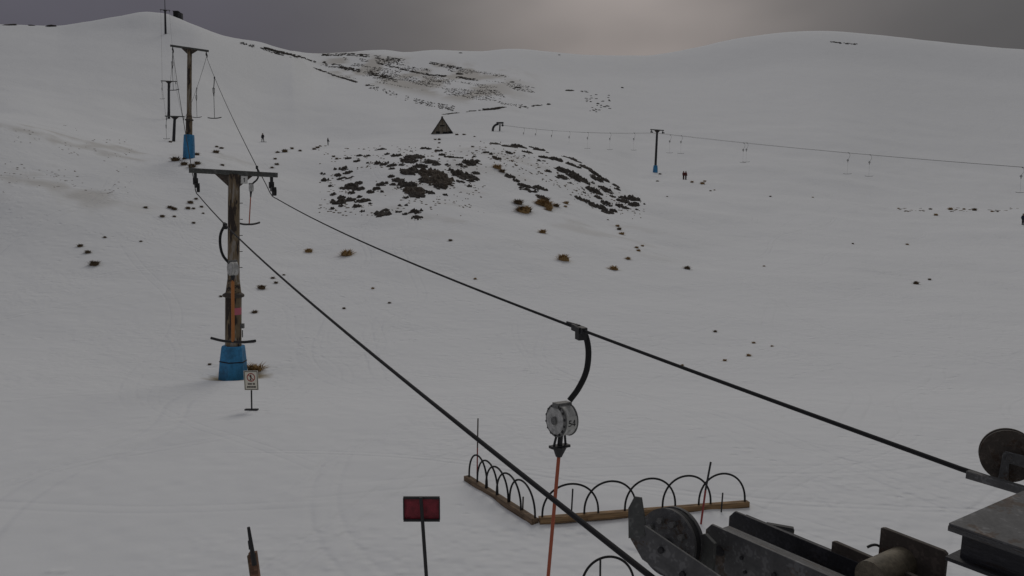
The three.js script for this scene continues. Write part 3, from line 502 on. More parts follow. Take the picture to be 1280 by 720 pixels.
// ---------------------------------------------------------------- T-bar hangers
function numberTex(s) {
  const cv = document.createElement('canvas'); cv.width = 128; cv.height = 128; const c = cv.getContext('2d'); c.fillStyle = '#b4b4b0'; c.fillRect(0, 0, 128, 128); c.fillStyle = '#141414'; c.font = 'bold 84px sans-serif'; c.textAlign = 'center'; c.textBaseline = 'middle'; c.fillText(s, 64, 66);
  const t = new THREE.CanvasTexture(cv); t.colorSpace = THREE.SRGBColorSpace; return t;
}
function tbar(o) {
  const { grip, box, bar, along, label, group, ropeMat } = o, s = o.s || 1, far = !!o.far, t = thing('tow_bar', label, 'tow bar', grip, group);
  const dn = along.clone().normalize();
  part('grip', merge([obox(grip, dn, Y1, dn.clone().cross(Y1), 0.26 * s, 0.07 * s, 0.07 * s), rod(grip.clone().addScaledVector(dn, -0.3 * s).add(V(0, 0.02, 0)), grip.clone().add(V(0, 0.03 * s, 0)), 0.012, 0.02, 6), obox(grip.clone().addScaledVector(dn, 0.04 * s).add(V(0, -0.04 * s, 0)), dn, Y1, dn.clone().cross(Y1), 0.09 * s, 0.14 * s, 0.1 * s)]), M.blackIron, t);
  const R = 0.178 * s, top = box.clone().add(V(0, R * 0.95, 0));
  const hose = o.hose || (() => { const m = grip.clone().lerp(top, 0.5), side = V(dn.x, 0, dn.z).normalize().multiplyScalar(o.bow ?? 0.22); return [grip, grip.clone().lerp(top, 0.22).addScaledVector(side, 0.75), m.clone().addScaledVector(side, 1), grip.clone().lerp(top, 0.8).addScaledVector(side, 0.6), top]; })();
  part('hose_arm', tube(hose, (o.hoseR || 0.036) * s, far ? 14 : 40, far ? 5 : 12), M.rubber, t);
  const ax = (o.axis || dn.clone().cross(Y1)).clone().normalize(), len = 0.17 * s;
  const drum = part('spring_drum', disc(box, ax, R, len, far ? 12 : 40), M.galv, t);
  if (!far) {
    const face = box.clone().addScaledVector(ax, len / 2);
    sub('end_cover', disc(face.clone().addScaledVector(ax, 0.008), ax, R * 0.86, 0.022, 40), M.galv, drum);
    sub('hub_cap', disc(face.clone().addScaledVector(ax, 0.025), ax, R * 0.25, 0.03, 20), M.galvDark, drum);
    const u = Y1.clone().addScaledVector(ax, -ax.y).normalize(), w = ax.clone().cross(u).normalize();
    for (let i = 0; i < 14; i++) { const a = i / 14 * 6.283, c = face.clone().addScaledVector(u, Math.cos(a) * R * 0.95).addScaledVector(w, Math.sin(a) * R * 0.95); sub('bolt', disc(c, ax, 0.014, 0.03, 8), M.blackIron, drum); }
    for (const q of [-0.95, 0.95]) sub('rim', (() => { const g = new THREE.TorusGeometry(R, 0.011, 8, 40); return place(g, box.clone().addScaledVector(ax, len / 2 * q), u, w, u.clone().cross(w)); })(), M.galvDark, drum);
    const toCam = V(-box.x, 0, -box.z).addScaledVector(ax, -V(-box.x, 0, -box.z).dot(ax)).normalize();
    const np = new THREE.CylinderGeometry(R + 0.004, R + 0.004, len * 0.86, 16, 1, true, -0.42, 0.84); np.rotateZ(0);
    // cylinder axis -> drum axis, thetaStart faces the camera side
    place(np, box, V(0, 0, 0).copy(toCam.clone().cross(ax.clone().negate())).normalize().negate(), ax.clone().negate(), toCam);
    const nm = new THREE.MeshStandardMaterial({ map: numberTex(o.number), roughness: 0.6, side: THREE.DoubleSide }); nm.map.rotation = Math.PI / 2; nm.map.center.set(0.5, 0.5);
    sub('number_label', np, nm, drum, 'pale band with black number ' + o.number);
  }
  part('saddle', obox(top.clone().add(V(0, 0.0, 0)), ax, Y1, ax.clone().cross(Y1), 0.2 * s, 0.06 * s, 0.1 * s), M.galvDark, t);
  const down = bar.clone().sub(box).normalize(), q0 = box.clone().addScaledVector(down, R * 0.75), q1 = box.clone().addScaledVector(down, R + 0.13 * s), q2 = q1.clone().addScaledVector(down, 0.12 * s);
  if (!far) {
    part('rope_guide', merge([-1, 1].map(q => rod(q0.clone().addScaledVector(ax, q * 0.05), q1.clone().addScaledVector(ax, q * 0.085), 0.014)).concat([obox(q1, ax, Y1, ax.clone().cross(Y1), 0.24, 0.03, 0.09), rod(q0, q1, 0.03, 0.03)])), M.blackIron, t);
    part('cone', rod(q1, q2, 0.085, 0.035, 16), M.blackIron, t);
  } else part('cone', rod(q0, q2, 0.06 * s, 0.03 * s, 6), M.blackIron, t);
  part('tow_rope', rod(far ? q0 : q2, bar, (o.ropeR || 0.02), (o.ropeR || 0.02), far ? 5 : 10), ropeMat || M.redRope, t);
  const bd = o.barDir.clone().normalize(), bw = o.barW || 1.15;
  part('crossbar', tube([bar.clone().addScaledVector(bd, -bw / 2).add(V(0, 0.06, 0)), bar.clone().addScaledVector(bd, -bw / 4).add(V(0, 0.01, 0)), bar.clone().add(V(0, 0, 0)), bar.clone().addScaledVector(bd, bw / 4).add(V(0, 0.01, 0)), bar.clone().addScaledVector(bd, bw / 2).add(V(0, 0.06, 0))], o.barR || 0.03, 16, 8), M.blackIron, t);
  return t;
}
{
  const g = ropeAt(rightPts, rightSag, 1, 724), d = -g.z, k = py => 0;
  const q = (x, y) => { const a = P(x, y, d), e = P(724, 401.5, d).sub(g); return a.sub(e); };
  tbar({ grip: g, box: q(702.5, 515), bar: q(680, 770), along: RN.clone().sub(R1), hose: [q(727, 401), q(732, 410), q(735.5, 428), q(733, 454), q(723, 476), q(712, 491)], axis: V(-0.82, 0.03, 0.57), number: '54', barDir: V(1, 0, 0.4), s: (-g.z) / 9.7, ropeR: 0.021, hoseR: 0.034, label: 'tow bar with grey bolted spring drum and red rope on the haul cable' });
}
{
  const g = ropeAt(leftPts, leftSag, 1, 281), d = -g.z, q = (x, y) => P(x, y, d).sub(P(281, 272, d).sub(g));
  const y0 = g.clone();
  tbar({ grip: g, box: q(291, 327), bar: q(291.5, 419), along: LN.clone().sub(L1), hose: [q(281, 273), q(276, 284), q(275.5, 298), q(279, 311), q(288, 322)], axis: V(-0.8, 0, 0.6), number: '', far: true, barDir: V(1, -0.02, 0.25), barW: 1.22, ropeMat: M.orangeRope, ropeR: 0.045, hoseR: 0.036, barR: 0.034, label: 'tow bar with orange rope hanging in front of the first tower' });
}
{
  const g = ropeAt(rightPts, rightSag, 2, 321), d = -g.z, q = (x, y) => P(x, y, d).sub(P(321, 209, d).sub(g));
  tbar({ grip: g, box: q(314, 235), bar: q(311.5, 281), along: ldir, hose: [g, q(323, 217), q(322, 224), q(316, 230)], axis: V(-0.9, 0, 0.4), far: true, barDir: V(0.55, 0, -1), s: 0.9, ropeMat: M.redRope, ropeR: 0.024, hoseR: 0.04, barR: 0.04, label: 'tow bar hanging just behind the first tower under its crossarm' });
}
const farBar = (pts, sag, k, px, drop, label, group, bd = V(1, 0, 0.3), o = {}) => {
  const g = ropeAt(pts, sag, k, px), sc = o.sc || 0.85; const c = g.clone().add(V(-0.1 * sc, -1.15 * sc, 0)); if (drop < 1.9) drop = 1.9;
  return tbar({ grip: g, box: c, bar: c.clone().add(V(0, -drop, 0)), along: pts[k].clone().sub(pts[k + 1]), far: true, barDir: bd, s: o.thin ? 0.75 : 0.95, ropeMat: M.cable, ropeR: o.thin || 0.02, hoseR: o.thin ? 0.02 : 0.032, barR: o.thin ? 0.022 : 0.036, label, group, bow: 0.25 });
};
farBar(rightPts, rightSag, 2, 268, 2.0, 'tow bar hanging on the long rope between the two blue-footed towers', undefined);
farBar(rightPts, rightSag, 3, 246, 2.1, 'tow bar hanging just past the tall blue-footed tower on its outer rope', undefined);
farBar(leftPts, leftSag, 3, 216.6, 2.2, 'tow bar hanging under the inner end of the tall tower crossarm', undefined);
farBar(leftPts, leftSag, 4, 208.5, 1.9, 'small tow bar on the far steep rope above the bench', 'tow bars on the steep upper rope');
farBar(leftPts, leftSag, 5, 205.4, 1.9, 'small tow bar on the far steep rope above the bench', 'tow bars on the steep upper rope');

// ---------------------------------------------------------------- second lift across the snowfield
const rb = G(819, 215.6, 100), RT1t = P(821.5, 162.5, -rb.z);
const topPost = V(P(624.5, 170, 188).x, 0, -188); topPost.y = ground(topPost.x, topPost.z);
const T0 = P(625, 156, 188);
const rEndXZ = P(1520, 222, 90), rEndB = onG(rEndXZ.x, rEndXZ.z), rdir = V(rEndXZ.x - rb.x, 0, rEndXZ.z - rb.z).normalize(), rarm = V(-rdir.z, 0, rdir.x); if (rarm.x < 0) rarm.multiplyScalar(-1);
const RA = rarm.clone().multiplyScalar(3.2);
tower({ base: rb, top: RT1t, arm: RA, dir: rdir, r: 0.2, s: 1, pad: [0.45, 0.36, 1.2], label: 'lone dark lift tower with blue foot on the snowfield right of the knoll' });
const RT2t = P(1520, 219, 90); tower({ base: rEndB, top: RT2t, arm: RA, dir: rdir, r: 0.2, s: 1, pad: [0.45, 0.36, 1.2], label: 'lift tower at the downhill end of the snowfield lift' });
const rl = [hang(RT2t, RA, -1), hang(RT1t, RA, -1), T0.clone().addScaledVector(rarm, -0.5)], rrp = [hang(RT2t, RA, 1), hang(RT1t, RA, 1), T0.clone().addScaledVector(rarm, 0.5)], rSag = [0.5, 0.6];
single('haul_cable', spans(rl, rSag, 0.015), M.galvDark, 'thin nearer haul cable of the snowfield lift', 'cable', rb.clone());
single('haul_cable', spans(rrp, rSag, 0.015), M.galvDark, 'thin farther haul cable of the snowfield lift', 'cable', rb.clone());
{
  const LBL = 'small tow bar on the lower rope downhill of the lone far tower', GR = 'tow bars downhill of the lone tower';
  for (const [px, k] of [[852, 1], [934, 1], [930, 0], [1061, 1], [1088, 1], [1278, 0], [838, 0]]) farBar(k ? rrp : rl, rSag, 0, px, 1.9, LBL, GR, V(1, 0, rr(-0.6, 0.6)), { sc: 0.9, thin: 0.006 });
  const LB2 = 'tiny tow bar on the upper rope between the lone tower and hut', GR2 = 'tow bars uphill of the lone tower';
  for (const px of [655, 670, 690, 712, 735, 763, 793]) farBar(px % 2 ? rl : rrp, rSag, 1, px, 1.9, LB2, GR2, V(1, 0, rr(-0.6, 0.6)), { sc: 0.9, thin: 0.006 });
  // head of that lift: post, bent hood, wheel
  const t = thing('upper_station', 'dark post and bent guide arm at the top of the snowfield lift beside the hut', 'lift station', topPost);
  part('post', rod(topPost.clone().add(V(0, -0.4, 0)), T0.clone().add(V(0, 0.15, 0)), 0.16, 0.14, 10), M.steelDark, t);
  part('guide_arm', tube([P(619.5, 169.5, 187.5), P(616.3, 165, 187.5), P(616.5, 160, 187.6), P(619, 156.5, 187.8), P(623, 155, 188)], 0.24, 24, 8), M.steelDark, t);
  part('head_beam', obox(T0.clone().add(V(0, 0.4, 0)), V(1, 0, 0.1).normalize(), Y1, V(-0.1, 0, 1).normalize(), 1.5, 0.35, 0.3, 0.03), M.steelDark, t);
  const w = part('return_wheel', disc(P(628.2, 156.6, 188), V(0.5, 0, 1), 0.24, 0.12, 18), M.steelDark, t); sub('hanger', rod(P(628.2, 156.6, 188), P(628, 153, 188), 0.05), M.steelDark, w);
}

// ---------------------------------------------------------------- the triangular hut and the summit hut
{
  const c = G(553, 167.3, 120), d = -c.z, k = d / F, w = 27.5 * k, h = 20.5 * k, yaw = 0.1, ax = V(Math.cos(yaw), 0, -Math.sin(yaw)), az = V(Math.sin(yaw), 0, Math.cos(yaw)), o = c.clone(); o.y -= 0.15;
  const t = thing('triangular_hut', 'small grey wooden A-frame hut with dark base on the bench behind the knoll', 'hut', c);
  const wl = part('front_wall', plate(o, ax, Y1, [[-w / 2, 0], [w / 2, 0], [0, h]], 0.12, 0.01), M.hutWood, t);
  const n = 11; for (let i = 0; i < n; i++) { const x = (i + 0.5) / n * w - w / 2, top = h * (1 - Math.abs(x) / (w / 2)) - 0.2; if (top > 0.6) sub('batten', obox(o.clone().addScaledVector(ax, x).addScaledVector(az, 0.08).add(V(0, top / 2 + 0.3, 0)), ax, Y1, az, 0.09, top - 0.5, 0.05), i % 2 ? M.woodGrey : M.hutWood, wl); }
  const B = o.clone().addScaledVector(az, -4.2);
  part('back_wall', plate(B, ax, Y1, [[-w / 2, 0], [w / 2, 0], [0, h]], 0.12, 0.01), M.hutWood, t);
  for (const q of [-1, 1]) { const e = V(0, 0, 0).addScaledVector(ax, -q * w / 2).add(V(0, h, 0)), L = e.length(); e.normalize(); const nn = e.clone().cross(az); part('roof', obox(o.clone().addScaledVector(az, -1.95).addScaledVector(ax, q * w / 4).add(V(0, h / 2 + 0.05, 0)), e, nn, az, L + 0.5, 0.14, 4.8), M.roof, t); }
  for (const [x, ww, hh] of [[-0.2, 0.75, 0.62], [0.13, 1.0, 0.55], [0.36, 0.9, 0.62]]) part('opening', obox(o.clone().addScaledVector(ax, x * w).addScaledVector(az, 0.1).add(V(0, 0.32 + hh / 2 - 0.3, 0)), ax, Y1, az, ww, hh, 0.06), M.hutDark, t);
  const wd = part('window', obox(o.clone().addScaledVector(az, 0.13).add(V(0, h * 0.52, 0)), ax, Y1, az, 0.9, 0.26, 0.05), M.hutDark, t); sub('sill', obox(o.clone().addScaledVector(az, 0.17).add(V(0, h * 0.52 - 0.16, 0)), ax, Y1, az, 1.0, 0.06, 0.1), M.hutWood, wd);
}
{
  const c = V(P(223, 19, 296).x, 0, -296); c.y = ground(c.x, c.z); const t = thing('summit_hut', 'small dark lift hut on the summit skyline beside the top tower', 'hut', c);
  part('wall', obox(c.clone().add(V(-0.6, 0.8, 0)), X1, Y1, Z1, 1.5, 2.4, 2, 0.05), M.hutDark, t);
  part('annex', obox(c.clone().add(V(0.7, 0.4, 0.2)), X1, Y1, Z1, 1.2, 2.2, 1.6, 0.05), M.roof, t);
  part('roof', obox(c.clone().add(V(-0.6, 2.08, 0)), X1, Y1, Z1, 1.8, 0.16, 2.3, 0.03), M.roof, t);
}

// ---------------------------------------------------------------- people far off
function person(foot, H, o) {
  const N = 54, mc = new MarchingCubes(N, new THREE.MeshStandardMaterial(), false, false, 60000), sc = 0.98;
  const B = [], cap = (a, b, r0, r1) => B.push([a, b, r0, r1]);
  const st = o.stance || 0.13, arm = o.arm || 0.1;
  cap([-st, -0.86, 0.02], [-st * 0.85, -0.48, 0.03], 0.065, 0.075); cap([st, -0.86, -0.02], [st * 0.85, -0.48, 0.0], 0.065, 0.075);
  cap([-st * 0.85, -0.48, 0.03], [-0.085, -0.02, 0], 0.078, 0.105); cap([st * 0.85, -0.48, 0], [0.085, -0.02, 0], 0.078, 0.105);
  cap([-st, -0.9, 0.0], [-st, -0.9, 0.14], 0.06, 0.05); cap([st, -0.9, -0.02], [st, -0.9, 0.12], 0.06, 0.05);
  cap([0, 0.0, 0], [0, 0.25, 0.01], 0.15, 0.155); cap([0, 0.25, 0.01], [0, 0.45, 0], 0.16, 0.13); cap([-0.13, 0.46, 0], [0.13, 0.46, 0], 0.085, 0.085);
  for (const q of [-1, 1]) { cap([q * 0.2, 0.46, 0], [q * (0.24 + arm), 0.2, 0.03], 0.07, 0.06); cap([q * (0.24 + arm), 0.2, 0.03], [q * (0.22 + arm), -0.02, 0.16], 0.06, 0.045); cap([q * (0.22 + arm), -0.03, 0.17], [q * (0.21 + arm), -0.1, 0.2], 0.05, 0.042); cap([q * (0.2 + arm), -0.03, 0.19], [q * (0.17 + arm), -0.06, 0.22], 0.025, 0.02); }
  cap([0, 0.5, 0], [0, 0.62, 0.01], 0.065, 0.06); cap([0, 0.7, 0.0], [0, 0.78, 0], 0.1, 0.115); cap([0, 0.64, 0.03], [0, 0.7, 0.03], 0.07, 0.085); cap([0, 0.69, 0.11], [0, 0.715, 0.105], 0.018, 0.014);
  for (let k = 0; k < N; k++) for (let j = 0; j < N; j++) for (let i = 0; i < N; i++) {
    const x = (i - N / 2) / (N / 2) * sc, y = (j - N / 2) / (N / 2) * sc, z = (k - N / 2) / (N / 2) * sc; let s = 0, K = 28;
    for (const [a, b, r0, r1] of B) { const bx = b[0] - a[0], by = b[1] - a[1], bz = b[2] - a[2], px = x - a[0], py = y - a[1], pz = z - a[2], h = clamp((px * bx + py * by + pz * bz) / (bx * bx + by * by + bz * bz + 1e-9), 0, 1), q = Math.hypot(px - bx * h, py - by * h, pz - bz * h) - (r0 + (r1 - r0) * h); if (q < 0.3) s += Math.exp(-K * q); }
    mc.field[i + j * N + k * N * N] = s > 0 ? Math.log(s) / K : -0.3;
  }
  mc.isolation = 0; mc.update();
  const n = mc.count, pos = new Float32Array(n * 3), nor = new Float32Array(n * 3), col = new Float32Array(n * 3), k = H / 1.83;
  for (let i = 0; i < n; i++) {
    const x = mc.positionArray[i * 3] * sc, y = mc.positionArray[i * 3 + 1] * sc, z = mc.positionArray[i * 3 + 2] * sc;
    pos.set([x * k, (y + 0.945) * k, z * k], i * 3); nor.set([mc.normalArray[i * 3], mc.normalArray[i * 3 + 1], mc.normalArray[i * 3 + 2]], i * 3);
    col.set(y > 0.73 ? o.hat : y > 0.6 && z > 0.04 ? [0.42, 0.26, 0.19] : y > -0.04 && !(y < 0.02 && Math.abs(x) > 0.22) ? o.jacket : y < -0.84 ? [0.02, 0.02, 0.02] : o.legs, i * 3);
  }
  const g = new THREE.BufferGeometry(); g.setAttribute('position', new THREE.BufferAttribute(pos, 3)); g.setAttribute('normal', new THREE.BufferAttribute(nor, 3)); g.setAttribute('color', new THREE.BufferAttribute(col, 3)); g.setAttribute('uv', new THREE.BufferAttribute(new Float32Array(n * 2), 2)); g.computeVertexNormals();
  const t = thing('person', o.label, 'person', foot, o.group); t.rotation.y = o.yaw || 0;
  const m = shadow(new THREE.Mesh(g, new THREE.MeshStandardMaterial({ vertexColors: true, roughness: 0.85 }))); m.name = 'body'; t.add(m);
  if (o.board) { const b = shadow(new THREE.Mesh(new THREE.BoxGeometry(1.5, 0.04, 0.26), M.rubber)); b.name = 'snowboard'; b.position.set(0, 0.03, 0.05); t.add(b); }
  return t;
}
{
  const D = [0.02, 0.02, 0.025];
  const a = G(328.6, 177.5, 100), b = G(410, 181.5, 90);
  person(a, 10.8 * -a.z / F, { label: 'person in dark clothing standing on a snowboard beyond the tall blue-footed tower', jacket: D, legs: D, hat: D, board: true, stance: 0.2, arm: 0.02 });
  person(b, 9 * -b.z / F, { label: 'person in dark clothing standing on the bench near the knoll rocks', jacket: D, legs: D, hat: D, stance: 0.08, arm: 0.0, yaw: 1.2 });
  const c = G(854.4, 224.5, 90), e = G(857.2, 224.5, 90), gp = 'pair standing side by side on the snowfield';
  person(c, 10.6 * -c.z / F, { label: 'person in dark red jacket, one of two standing together near the lone tower', jacket: [0.10, 0.022, 0.018], legs: [0.045, 0.018, 0.016], hat: D, stance: 0.1, arm: -0.02, group: gp });
  person(e, 10.6 * -e.z / F, { label: 'person in dark red jacket, one of two standing together near the lone tower', jacket: [0.10, 0.022, 0.018], legs: [0.045, 0.018, 0.016], hat: D, stance: 0.1, arm: -0.02, yaw: 0.3, group: gp });
  const f = G(1278.5, 281, 60);
  person(f, 14 * -f.z / F, { label: 'person in dark blue clothing on the snowfield below the snowfield lift', jacket: [0.025, 0.03, 0.055], legs: D, hat: D, stance: 0.12, arm: 0.06 });
}

// ---------------------------------------------------------------- small warning sign by the first tower
{
  const b = G(314.5, 513, 12), d = -b.z, t = thing('warning_sign', 'small white warning sign with red circle on a thin post by the first tower', 'sign', b);
  const q = (x, y, dz = 0) => P(x, y, d + dz);
  part('post', rod(b.clone().add(V(0, -0.3, 0)), q(314, 470), 0.021, 0.021, 8), M.steelDark, t);
  part('foot', obox(b.clone().add(V(0, 0.025, 0)), V(0.98, 0.05, 0.2).normalize(), Y1, V(-0.2, 0, 0.98).normalize(), 0.36, 0.035, 0.09), M.blackIron, t);
  const cv = document.createElement('canvas'); cv.width = 180; cv.height = 240; const c = cv.getContext('2d');
  c.fillStyle = '#e9e4d4'; c.fillRect(0, 0, 180, 240); c.strokeStyle = '#26241f'; c.lineWidth = 8; c.strokeRect(9, 9, 162, 222);
  c.strokeStyle = '#a03328'; c.lineWidth = 11; c.beginPath(); c.arc(90, 82, 48, 0, 7); c.stroke(); c.beginPath(); c.moveTo(58, 48); c.lineTo(122, 116); c.stroke();
  c.fillStyle = '#26201c'; c.beginPath(); c.arc(88, 56, 9, 0, 7); c.fill(); c.fillRect(80, 64, 17, 30); c.save(); c.translate(90, 96); c.rotate(0.5); c.fillRect(-6, 0, 10, 28); c.restore(); c.save(); c.translate(84, 96); c.rotate(-0.35); c.fillRect(-5, 0, 9, 28); c.restore();
  for (const [x, w] of [[46, 12], [61, 10], [74, 12], [89, 9], [110, 12], [125, 12]]) c.fillRect(x, 152, w, 22);
  for (const [x, w] of [[34, 13], [50, 10], [63, 14], [80, 11], [94, 13], [110, 9], [122, 14], [139, 10]]) c.fillRect(x, 190, w, 22);
  const tx = new THREE.CanvasTexture(cv); tx.colorSpace = THREE.SRGBColorSpace;
  const cc = q(314, 475.5, -0.04), up = V(-0.02, 1, 0).normalize(), rt = V(1, 0.02, 0.08).normalize(), nz = rt.clone().cross(up).normalize();
  const pn = part('panel', obox(cc, rt, up, nz, 18.5 * d / F, 25 * d / F, 0.012), M.white, t);
  sub('print', place(new THREE.PlaneGeometry(18.2 * d / F, 24.7 * d / F), cc.clone().addScaledVector(nz, 0.009), rt, up, nz), new THREE.MeshStandardMaterial({ map: tx, roughness: 0.6 }), pn);
}
// ---------------------------------------------------------------- red sign
{
  const d = 9.5, q = (x, y, dd = d) => P(x, y, dd), bx = q(541.5, 826), b = onG(bx.x, bx.z);
  const t = thing('red_sign', 'dark red rectangular sign seen from behind on a thin black pole', 'sign', b);
  const tp = q(526.3, 621);
  part('pole', rod(b.clone().add(V(0, -0.4, 0)), tp.clone().add(V(0, 0.005, 0.02)), 0.022, 0.02, 10), M.blackIron, t);
  const cc = q(527, 636.2, d + 0.03), up = q(525.5, 620).sub(q(528.5, 652)).normalize(), rt = q(549.5, 636).sub(q(504.2, 636)).normalize(), nz = rt.clone().cross(up).normalize(), u2 = nz.clone().cross(rt);
  const w = 45.5 * d / F, h = 32 * d / F;
  const pn = part('panel', obox(cc.clone().addScaledVector(nz, -0.02), rt, u2, nz, w, h, 0.012), M.redSign, t);
  for (const e of [-1, 1]) { sub('frame_rail', obox(cc.clone().addScaledVector(u2, e * (h / 2 - 0.008)), rt, u2, nz, w + 0.012, 0.024, 0.03), M.blackIron, pn); sub('frame_stile', obox(cc.clone().addScaledVector(rt, e * (w / 2 + 0.003)), rt, u2, nz, 0.012, h - 0.03, 0.026), M.blackIron, pn); }
}
// ---------------------------------------------------------------- wooden post with black strip
{
  const d = 9.6, bx = P(331, 812, d), b = onG(bx.x, bx.z), t = thing('wooden_post', 'reddish wooden post with a black metal spike strapped to its top', 'post', b);
  const tp = P(316, 690, d), up = tp.clone().sub(b).normalize(), zz = X1.clone().cross(up).normalize(), xx = up.clone().cross(zz), L = tp.distanceTo(b) + 0.3, cc = b.clone().lerp(tp, 0.5).addScaledVector(up, -0.15);
  part('stake', obox(cc, xx, up, zz, 0.085, L, 0.07, 0.006), M.woodRed, t);
  part('side_board', obox(b.clone().lerp(tp, 0.97).addScaledVector(xx, -0.052).addScaledVector(up, -0.5), xx, up, zz, 0.02, 1.0, 0.06, 0.003), M.woodGrey, t);
  part('spike', merge([rod(P(318, 706, d - 0.06), P(310.6, 659, d - 0.06), 0.03, 0.018, 8), obox(P(312.5, 681, d - 0.05), xx, up, zz, 0.03, 0.1, 0.03)]), M.blackIron, t);
}
// ---------------------------------------------------------------- hoop barriers
function barrier(a, b, feet, hgt, label, woodM, ends) {
  const c = a.clone().lerp(b, 0.5), t = thing('hoop_barrier', label, 'barrier', onG(c.x, c.z)), dir = b.clone().sub(a).normalize(), side = dir.clone().cross(Y1).normalize(), up = side.clone().cross(dir), L = a.distanceTo(b);
  part('base_board', obox(c.clone().addScaledVector(up, 0.035), dir, up, side, L, 0.10, 0.12, 0.006), woodM, t);
  for (const [u, v] of feet) {
    const p0 = a.clone().lerp(b, u), p1 = a.clone().lerp(b, v), n = 14, pts = []; for (let i = 0; i <= n; i++) { const th = Math.PI * i / n, x = (1 - Math.cos(th)) / 2; const q = p0.clone().lerp(p1, x).addScaledVector(side, (u * 37 % 1 - 0.5) * 0.03); q.y += hgt * Math.pow(Math.sin(th), 0.82) + 0.06 * (i === 0 || i === n ? 0 : 1); pts.push(q); }
    part('hoop', tube(pts, 0.0165, 40, 8), M.rubber, t);
  }
  return t;
}
function stake(px, y0, px1, y1, r, label, m, tipM) {
  const b = G(px1, y1, 6), d = -b.z, tp = P(px, y0, d), t = thing('marker_stake', label, 'stake', b), mid = b.clone().lerp(tp, tipM ? 0.55 : 1);
  part('shaft', rod(b.clone().add(V(0, -0.25, 0)), mid, r, r, 8), m, t); if (tipM) part('upper_shaft', rod(mid, tp, r * 1.02, r, 8), tipM, t);
}
{
  const a = G(583.5, 600, 8), b = G(669, 655, 8); const P7 = [585.5, 596, 608, 621.5, 636, 652, 668];
  const onB = (x, a0, b0) => { let lo = 0, hi = 1; for (let i = 0; i < 30; i++) { const m = (lo + hi) / 2, p = a0.clone().lerp(b0, m); if (640 + F * p.x / (-p.z * cP - (p.y - CAM_Y) * sP) < x) lo = m; else hi = m; } return lo; };
  barrier(a, b, [0, 1, 2, 3, 4].map(i => [onB(P7[i], a, b), onB(P7[i + 2], a, b)]), 0.50, 'short hoop barrier of five black arches on a grey board', M.woodGrey);
  const e = G(674, 653, 8), f = G(935, 632.5, 8);
  barrier(e, f, [[677.6, 748], [730, 795], [780.7, 844], [828, 888.5], [872.8, 930.7]].map(([x, y]) => [onB(x, e, f), onB(y, e, f)]), 0.52, 'long hoop barrier of five black arches on a pale board', M.woodPale);
  const g = G(722, 748, 6), h = G(796, 742, 6); barrier(g, h, [[0.05, 0.95]], 0.46, 'hoop barrier with a single arch below the bolted sheave wheel', M.woodPale);
  stake(597.5, 523, 596, 604, 0.012, 'thin reddish stake at the outer end of the short hoop barrier', M.redPaint, M.steelBrown);
  stake(888.5, 577.5, 874, 655, 0.016, 'leaning red and black stake through the long hoop barrier', M.redPaint, M.blackIron);
  stake(716, 611, 713, 647, 0.013, 'short dark stake beside the first arch of the long barrier', M.blackIron);
  stake(903.5, 616, 900.5, 640, 0.013, 'short dark stake under the last arch of the long barrier', M.blackIron);
  stake(654, 621, 652.5, 644, 0.013, 'short brown stake inside the short hoop barrier', M.steelBrown);
  stake(750.5, 697, 750, 742, 0.013, 'dark stake standing in the single arch barrier', M.blackIron);
}
